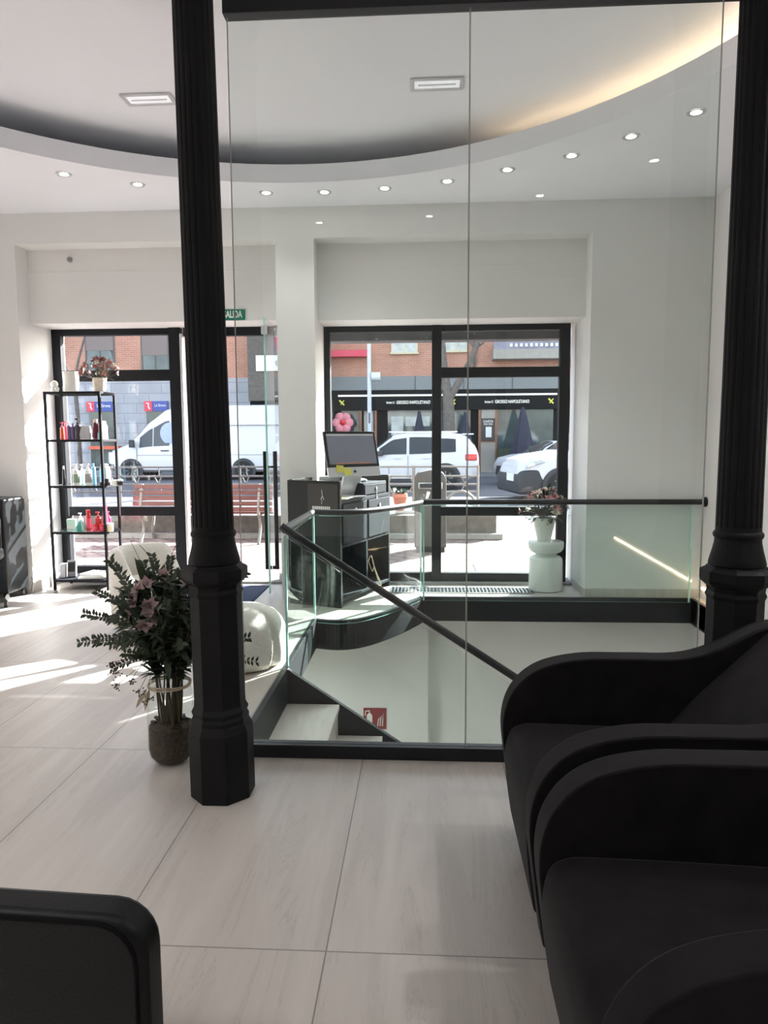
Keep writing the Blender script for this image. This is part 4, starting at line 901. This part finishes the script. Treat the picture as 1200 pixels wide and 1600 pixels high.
t = thing('pink_bow_display', 'big pink flower shaped decoration at the restaurant entrance', 'decoration', (-3.35, 29.2, 0))
MB().cyl((0, 0, 0), (0, 0, 1.6), .04, seg=8).build('stand', 'soffit', t)
for k in range(6):
    a = k*pi/3; MB().sphere((.24*cos(a), 0, 2.05+.24*sin(a)), .2, 12, 8, (1, .5, 1)).build('petal', 'pinkd', t)
MB().sphere((0, -.08, 2.05), .12, 12, 8).build('flower_center', 'tail', t)
for i, (x, w, zt, lab) in enumerate(((-.22, .34, 2.5, 'closed navy parasol in front of the restaurant, left of the window mullion'), (1.6, .34, 2.45, 'closed navy parasol beside the tree trunk'), (3.86, .48, 2.62, 'big closed navy parasol above the white car bonnets'))):
    t = thing('closed_parasol', lab, 'parasol', (x, 28.5, GZ), 0, 'closed parasols in front of the restaurant')
    MB().lathe([(.03, 0), (.03, 2.0)], seg=10).build('pole', 'dark', t)
    MB().lathe([(w*.95, .75), (w, .85), (w*.6, 1.7), (w*.25, zt-.2), (.05, zt)], seg=24, mod=lambda a, z: 1+.10*sin(a*8)).build('canopy', 'umb', t)
    MB().lathe([(.35, 0), (.35, .08), (.05, .12)], seg=20).build('base', 'slate', t)
t = thing('lamp_post', 'pale grey slender street lamp post in front of the brick building', 'lamp post', (-2.10, 27.2, GZ))
MB().tube([(0, 0, 0), (0, 0, 1.2), (0, 0, 8)], [.10, .085, .065], 14).build('pole', 'pole', t); MB().cyl((.08, 0, 3.75), (.42, 0, 3.75), .17, .17, 16).build('loudspeaker', 'pole', t)
MB().box(-.03, .03, -.12, -.08, 2.0, 2.4).build('access_plate', 'soffit', t)

def tree(x, y, label, r, segs, seed):
    rng.seed(seed); t = thing('bare_tree', label, 'tree', (x, y, GZ), 0, 'bare street trees')
    m_ = MB()
    for pts, r0, r1 in segs: p = spline(pts, 5); m_.tube(p, [r0+(r1-r0)*i/(len(p)-1) for i in range(len(p))], 10)
    m_.build('trunk', 'trunk', t)
    b = MB()
    def grow(p, d, L, r, n):
        q = p+d*L; b.tube([p, p.lerp(q, .5)+rdir(-1)*L*.08, q], [r, r*.8, r*.6], 5)
        if n:
            for _ in range(3): grow(p.lerp(q, rng.uniform(.5, 1)), (d+rdir(-.6)*.8).normalized(), L*rng.uniform(.5, .8), r*.55, n-1)
    for pts, r0, r1 in segs[1:]:
        e = V(pts[-1]); d = (e-V(pts[-2])).normalized(); grow(e, d, .9, r1*.8, 3); grow(V(pts[-2]), (d+V((.5, 0, -.3))).normalized(), .8, r1*.6, 3); grow(V(pts[-2]), (d+V((-.7, 0, -.2))).normalized(), .8, r1*.6, 3)
    b.build('branches', 'trunk', t)['kind'] = 'stuff'
tree(.92, 27.0, 'bare street tree with thick grey trunk behind the right window mullion', .2, [([(0, 0, 0), (.0, 0, 1.6), (-.05, 0, 3.0)], .26, .21), ([(-.05, 0, 2.9), (-.18, 0, 3.8), (-.30, .1, 5.2), (-.3, .1, 6.8)], .19, .10), ([(.0, 0, 2.9), (.40, 0, 3.6), (.95, -.1, 4.7), (1.35, -.1, 6.3)], .15, .08)], 5)
tree(-13.6, 27.4, 'bare street tree behind the shelf at the left window', .1, [([(0, 0, 0), (0, 0, 2.0), (-.05, 0, 3.6)], .10, .07), ([(-.05, 0, 3.5), (.1, 0, 4.4), (.45, 0, 5.5), (.6, 0, 6.5)], .06, .03), ([(-.05, 0, 3.5), (-.4, 0, 4.3), (-.8, 0, 5.5), (-1.0, 0, 6.5)], .05, .03)], 8)

# ------------------------------------------------------------------ cars
def lerp_st(st, x):
    for a, b in zip(st, st[1:]):
        if a[0] <= x <= b[0]:
            u = (x-a[0])/(b[0]-a[0]); u = u*u*(3-2*u)*.35+u*.65
            return [p+(q-p)*u for p, q in zip(a, b)]
    return list(st[-1] if x > st[-1][0] else st[0])
def car(name, label, cat, st, loc, rz, wheels, wr, side_win, shield=None, rear_win=None, body='carw'):
    """st: stations x, z_bottom, z_belt, z_roof, half width at sill / belt / roof; nose at x=0"""
    t = thing(name, label, cat, loc, rz)
    L = st[-1][0]; n = 60
    def half(x):
        _, zb, zl, zr, wb, wl, wt = lerp_st(st, x)
        return [V((x, wb*.86, zb)), V((x, wb, zb+.10)), V((x, wl, zb+(zl-zb)*.55)), V((x, wl*.975, zl)), V((x, wt, zr-.05)), V((x, wt*.86, zr)), V((x, wt*.4, zr+.018))]
    rings = []
    for i in range(n+1):
        h = half(L*i/n); rings.append(h+[V((p.x, -p.y, p.z)) for p in h[::-1]])
    mb = MB(); mb.loft(rings); mb.build('body', body, t, ang=45)
    def patch(pts, sgn): return [V((p.x, p.y*sgn, p.z)) for p in pts]
    for sgn in (-1, 1):
        for x0, x1, lo, hi in side_win:
            mb = MB(); a = []; 
            xs = [x0+(x1-x0)*k/10 for k in range(11)]
            rr = []
            for x in xs:
                h = half(x); p, q = h[3], h[4]; o_ = V((0, .012, 0)); rr.append(patch([p.lerp(q, lo)+o_, p.lerp(q, (lo+hi)/2)+o_, p.lerp(q, hi)+o_], sgn))
            mb.loft(rr, False, False); mb.build('window', 'carglass', t)
    for rng_, nm in ((shield, 'windscreen'), (rear_win, 'rear_window')):
        if not rng_: continue
        x0, x1 = rng_; rr = []
        for k in range(9):
            x = x0+(x1-x0)*k/8; h = half(x); nx = half(min(L, x+.02)); sl_ = (nx[5].z-h[5].z)
            up = V((-.015 if sl_ > 0 else .015, 0, .012))
            rr.append([h[4]*.96+V((h[4].x*.04, 0, h[4].z*.04))+up, h[5]+up, h[6]+up]+[V((p.x, -p.y, p.z)) for p in (h[6]+up, h[5]+up, h[4]*.96+V((h[4].x*.04, 0, h[4].z*.04))+up)])
        mb = MB(); mb.loft(rr, False, False); mb.build(nm, 'carglass', t)
    for x in wheels:
        for sgn in (-1, 1):
            y = lerp_st(st, x)[5]*sgn
            w = MB(); w.lathe([(wr*.62, -.11), (wr*.95, -.11), (wr, -.06), (wr, .06), (wr*.95, .11), (wr*.62, .11)], seg=28); wo = w.build('wheel', 'tyre', t, loc=(x, y-sgn*.08, wr)); wo.rotation_euler.x = pi/2
            rm = MB(); rm.lathe([(.001, -.02), (wr*.64, -.02), (wr*.66, .0), (wr*.64, .02), (.001, .02)], seg=28)
            for k in range(8):
                a = 2*pi*k/8
                for s_ in (-1, 1): rm.tube([(wr*.1*cos(a), wr*.1*sin(a), .09*s_), (wr*.6*cos(a), wr*.6*sin(a), .10*s_)], .02, 5)
            rm.build('rim', 'grey', wo)
            ar = MB(); ar.prism([(x+(wr+.09)*cos(R(a)), wr+(wr+.09)*sin(R(a))) for a in range(-25, 206, 11)], 'y', y-.02, y+.02); ar.build('wheel_arch', 'carblk', t, smooth=False)
    return t, half
def sticker(t, half, name, x0, x1, z0, z1, m, sgn=1, off=.02, n=1):
    mb = MB(); xs = [x0+(x1-x0)*k/6 for k in range(7)]; rr = []
    for x in xs:
        h = half(x); pts = []
        for z in (z0, (z0+z1)/2, z1):
            for p, q in zip(h, h[1:]):
                if p.z <= z <= q.z:
                    pts.append(p.lerp(q, (z-p.z)/max(1e-6, q.z-p.z))+V((0, off, 0))); break
            else: pts.append(h[3]+V((0, off, 0)))
        rr.append([V((p.x, p.y*sgn, p.z)) for p in pts])
    mb.loft(rr, False, False); return mb.build(name, m, t)
# all stand nose towards -x; the side facing us is local -y
van_st = [(0, .45, .95, 1.0, .70, .78, .60), (.12, .32, 1.0, 1.12, .9, .90, .70), (.75, .30, 1.12, 1.32, .97, .97, .82), (1.0, .30, 1.16, 1.55, .97, .98, .82), (1.75, .30, 1.2, 2.25, .97, .99, .80), (2.3, .30, 1.2, 2.62, .97, .99, .80), (2.9, .30, 1.2, 2.76, .97, .99, .82), (6.7, .30, 1.2, 2.76, .97, .99, .84), (6.85, .38, 1.2, 2.70, .95, .97, .82)]
t, hf = car('white_van', 'white high roof delivery van parked across the street at the left', 'van', van_st, (-11.87, 26.9, GZ-.08), 0, (.95, 5.2), .36, [(1.28, 1.78, .06, .72), (1.82, 2.42, .06, .72)], (1.0, 1.75))
c_ = MB(); c_.lathe([(.001, 0), (.42, 0), (.42, .01), (.001, .01)], seg=32); d_ = c_.build('round_decal', 'blue', t, loc=(2.52, -.985, 1.72)); d_.rotation_euler.x = R(97)
mb = MB(); 
for x in (1.18, 2.55, 3.0, 4.3): mb.box(x-.008, x+.008, -1.0, -.975, .45, 2.0 if x > 1.2 else 1.2)
mb.box(1.2, 6.6, -1.0, -.985, .93, .945); mb.box(2.4, 6.6, -.985, -.90, 2.02, 2.035); mb.build('panel_seams', 'grey', t, smooth=False)
MB().box(2.1, 2.4, -1.02, -.985, 1.08, 1.12).build('door_handle', 'carblk', t); MB().box(.98, 1.14, -1.22, -.99, 1.22, 1.5).build('mirror', 'carblk', t, bevel=.03); MB().box(6.72, 6.87, -.97, -.85, .95, 1.4).build('tail_lamp', 'tail', t, bevel=.01)
MB().box(.02, .14, -.80, -.55, .85, 1.05).build('headlamp', 'headl', t, bevel=.02); MB().box(-.04, .3, -.92, .92, .38, .62).build('bumper', 'carblk', t, bevel=.04)
suv_st = [(0, .35, .72, .78, .62, .72, .60), (.10, .25, .80, .90, .82, .84, .72), (.5, .22, .90, 1.0, .88, .90, .78), (1.25, .22, .98, 1.06, .90, .92, .74), (1.5, .22, 1.0, 1.22, .90, .92, .72), (2.05, .22, 1.0, 1.60, .90, .92, .66), (2.6, .22, 1.0, 1.68, .90, .92, .66), (3.6, .22, 1.04, 1.66, .90, .92, .65), (4.15, .26, 1.08, 1.60, .88, .90, .62), (4.42, .36, 1.10, 1.28, .84, .87, .70), (4.52, .45, .92, 1.05, .74, .80, .68)]
t, hf = car('white_suv', 'white suv with red tail lamp parked behind the railing', 'car', suv_st, (-2.95, 21.6, GZ-.08), 0, (.88, 3.55), .35, [(1.62, 2.42, .08, .86), (2.50, 3.25, .08, .86), (3.32, 3.85, .10, .80)], (1.3, 2.0), (4.12, 4.40))
MB().box(4.12, 4.46, -.93, -.72, .86, 1.04).build('tail_lamp', 'tail', t, bevel=.03); MB().box(4.05, 4.38, -.6, .6, 1.60, 1.64).build('rear_spoiler', 'carw', t, bevel=.01)
MB().box(1.55, 1.75, -1.08, -.92, 1.0, 1.14).build('mirror', 'carblk', t, bevel=.03); MB().box(2.9, 3.1, -.955, -.92, .92, .95).box(2.05, 2.25, -.955, -.92, .92, .95).build('door_handle', 'carw', t)
MB().box(.9, 3.6, -.93, -.89, .24, .34).build('side_skirt', 'carblk', t); MB().box(1.9, 3.9, -.64, -.60, 1.68, 1.71).box(1.9, 3.9, .60, .64, 1.68, 1.71).build('roof_rail', 'steel', t)
mb = MB()
for x in (1.58, 2.46, 3.28): mb.box(x-.006, x+.006, -.935, -.915, .35, 1.0)
mb.build('door_seams', 'grey', t, smooth=False)
cross_st = [(0, .32, .72, .80, .62, .74, .62), (.10, .22, .84, .98, .86, .88, .74), (.6, .20, .98, 1.10, .92, .94, .82), (1.15, .20, 1.06, 1.18, .94, .96, .80), (1.5, .20, 1.08, 1.40, .94, .96, .74), (2.1, .20, 1.08, 1.80, .94, .96, .70), (3.0, .20, 1.1, 1.86, .94, .96, .70), (4.2, .24, 1.12, 1.84, .92, .94, .68), (4.5, .35, 1.1, 1.5, .9, .9, .66)]
t, hf = car('white_crossover', 'white vehicle with big dark grey front bumper at the right window edge', 'car', cross_st, (2.05, 17.6, GZ-.08), R(10), (.98, 3.5), .36, [(1.75, 2.6, .08, .86), (2.7, 3.7, .08, .86)], (1.2, 2.1))
MB().prism([(-.03, .18), (.75, .18), (.72, .50), (.45, .78), (.05, .74), (-.03, .60)], 'y', -.93, .93).build('bumper', 'carblk', t, bevel=.07, seg=3)
MB().prism([(.12, .80), (.62, .93), (.55, 1.0), (.28, .96)], 'y', -.955, -.60).build('headlamp', 'headl', t, bevel=.02)
MB().prism([(.16, .815), (.36, .865), (.33, .925), (.24, .91)], 'y', -.965, -.60).build('headlamp_lens', 'paper', t, bevel=.01)
MB().box(-.06, -.02, -.55, -.05, .48, .66).build('number_plate', 'paper', t, bevel=.005)
mini_st = [(0, .35, .62, .70, .55, .66, .56), (.10, .22, .70, .86, .76, .80, .70), (.6, .2, .84, .96, .82, .85, .72), (1.0, .2, .90, 1.0, .83, .86, .70), (1.3, .2, .92, 1.25, .83, .86, .66), (1.6, .2, .92, 1.38, .83, .86, .62), (3.0, .22, .92, 1.40, .83, .86, .62), (3.5, .3, .9, 1.2, .8, .82, .6), (3.75, .4, .85, 1.0, .74, .76, .6)]
t, hf = car('small_white_car', 'small white car with round headlamps behind the big vehicle', 'car', mini_st, (2.45, 23.2, GZ-.08), R(14), (.68, 3.05), .30, [(1.35, 2.1, .1, .85), (2.2, 3.0, .1, .85)], (1.0, 1.55))
for y in (-.56, .56):
    h_ = MB(); h_.lathe([(.001, .03), (.10, .02), (.135, 0), (.15, -.02), (.12, -.06)], seg=20); o_ = h_.build('headlamp', 'headl', t, loc=(.10, y, .74)); o_.rotation_euler = (0, -pi/2+.3, .25 if y < 0 else -.25)
MB().prism([(-.04, .32), (.02, .32), (.06, .60), (.0, .62)], 'y', -.40, .40).build('grille', 'carblk', t, bevel=.02); MB().cyl((-.02, -.60, .40), (.06, -.60, .40), .07, seg=14).build('fog_lamp', 'carblk', t)

# ------------------------------------------------------------------ benches, wall, railing, bin
t = thing('street_bench', 'red brown slatted wooden street bench facing the window', 'bench', (-3.04, 9.50, GZ))
mb = MB()
for k in range(5): mb.box(-.97, .97, -.012+.02*k, .014+.02*k, .45+.075*k, .51+.075*k)
mb.build('backrest', 'benchw', t, bevel=.006)
mb = MB()
for k in range(5): mb.box(-.97, .97, .06+.085*k, .13+.085*k, .41, .44)
mb.build('seat', 'benchw', t, bevel=.006)
for x in (-.86, .78):
    mb = MB(); mb.tube(spline([(x, -.04, 0), (x, .03, .10), (x, .10, .22), (x, .05, .36), (x, .0, .42), (x, .03, .6), (x, .11, .82)], 5), .022, 8); mb.tube(spline([(x, .46, 0), (x, .42, .15), (x, .47, .3), (x, .44, .40), (x, .06, .40)], 5), .022, 8); mb.build('frame', 'gal', t)
tag(box(-5.9, 1.02, 10.1, 10.5, GZ, .30).build('planter_wall', 'plinth', bevel=.015), 'low rough granite wall behind the street bench', 'wall')
tag(box(-5.9, 1.10, 9.99, 10.098, GZ, .05).build('planter_footing', 'kerb', bevel=.01), 'pale stone footing along the low granite wall', 'footing')
def railing(x0, x1, y, label, gm):
    t = thing('street_railing', label, 'railing', ((x0+x1)/2, y, GZ), 0, 'galvanised street railings'); h = (x1-x0)/2
    for z in (.98, .83, .70, .58): MB().tube([(-h, 0, z), (h, 0, z)], .016, 8).build('rail', gm, t)
    n = max(2, int(h*2/.9)+1)
    for k in range(n): MB().tube([(-h+2*h*k/(n-1), 0, 0), (-h+2*h*k/(n-1), 0, 1.0)], .02, 8).build('post', gm, t)
    mb = MB(); m_ = int(h*2/.35)
    for k in range(m_):
        x = -h+2*h*(k+.5)/m_; mb.tube([(x-.06, 0, .58), (x+.06, 0, .83)], .011, 6); mb.tube([(x+.06, 0, .58), (x-.06, 0, .83)], .011, 6); mb.tube([(x+.02, 0, .83), (x+.02, 0, .98)], .010, 6)
    mb.build('infill_bars', gm, t)
railing(-6.0, -2.0, 11.4, 'dark grey street railing behind the wooden bench', 'soffit'); railing(-1.2, .84, 11.3, 'galvanised street railing behind the litter bin', 'gal')
t = thing('litter_bin', 'grey metal litter bin with rounded top and slot outside the right window', 'bin', (.07, 9.0, GZ))
MB().prism([(-.20, .06), (.20, .06), (.20, .93), (.16, 1.0), (.0, 1.035), (-.16, 1.0), (-.20, .93)], 'y', -.16, .16).build('body', 'bin', t, bevel=.02)
MB().box(-.15, .15, -.172, -.15, .80, .88).build('slot_frame', 'steel', t, bevel=.006); MB().box(-.13, .13, -.176, -.168, .815, .865).build('slot', 'dark', t, smooth=False)
mb = MB(); mb.prism([(-.06, .68), (-.03, .68), (.0, .76), (-.04, .77)], 'y', -.166, -.16); mb.build('emblem', 'paper', t); MB().box(-.18, .18, -.13, .13, 0, .06).build('base', 'dark', t)
mb = MB(); mb.tube([V((.55, 10.9, GZ)) + V((.38*cos(R(a))*.9, 0, .62*sin(R(a)))) for a in range(0, 181, 12)], .022, 8); tag(mb.build('hoop_rack', 'gal'), 'grey metal hoop standing beside the railing end', 'hoop rack')
t = thing('terracotta_pot', 'small terracotta plant pot on the low wall by the litter bin', 'plant pot', (-.36, 10.3, .30))
MB().lathe([(.05, 0), (.055, .01), (.10, .24), (.11, .25), (.11, .30), (.095, .30)], seg=24).build('pot', 'terra', t)
mb = MB(); rng.seed(4)
for k in range(60): mb.leaf((rng.uniform(-.06, .06), rng.uniform(-.06, .06), .30), rdir(.0), (0, 0, 1), rng.uniform(.06, .13), .035, .2)
mb.build('foliage', 'leafg', t, fix=False)['kind'] = 'stuff'
tag(box(-.42, .02, 10.05, 10.09, .33, .37).build('hand_rail_plate', 'steel', bevel=.006), 'short pale metal plate on the low wall beside the terracotta pot', 'plate')
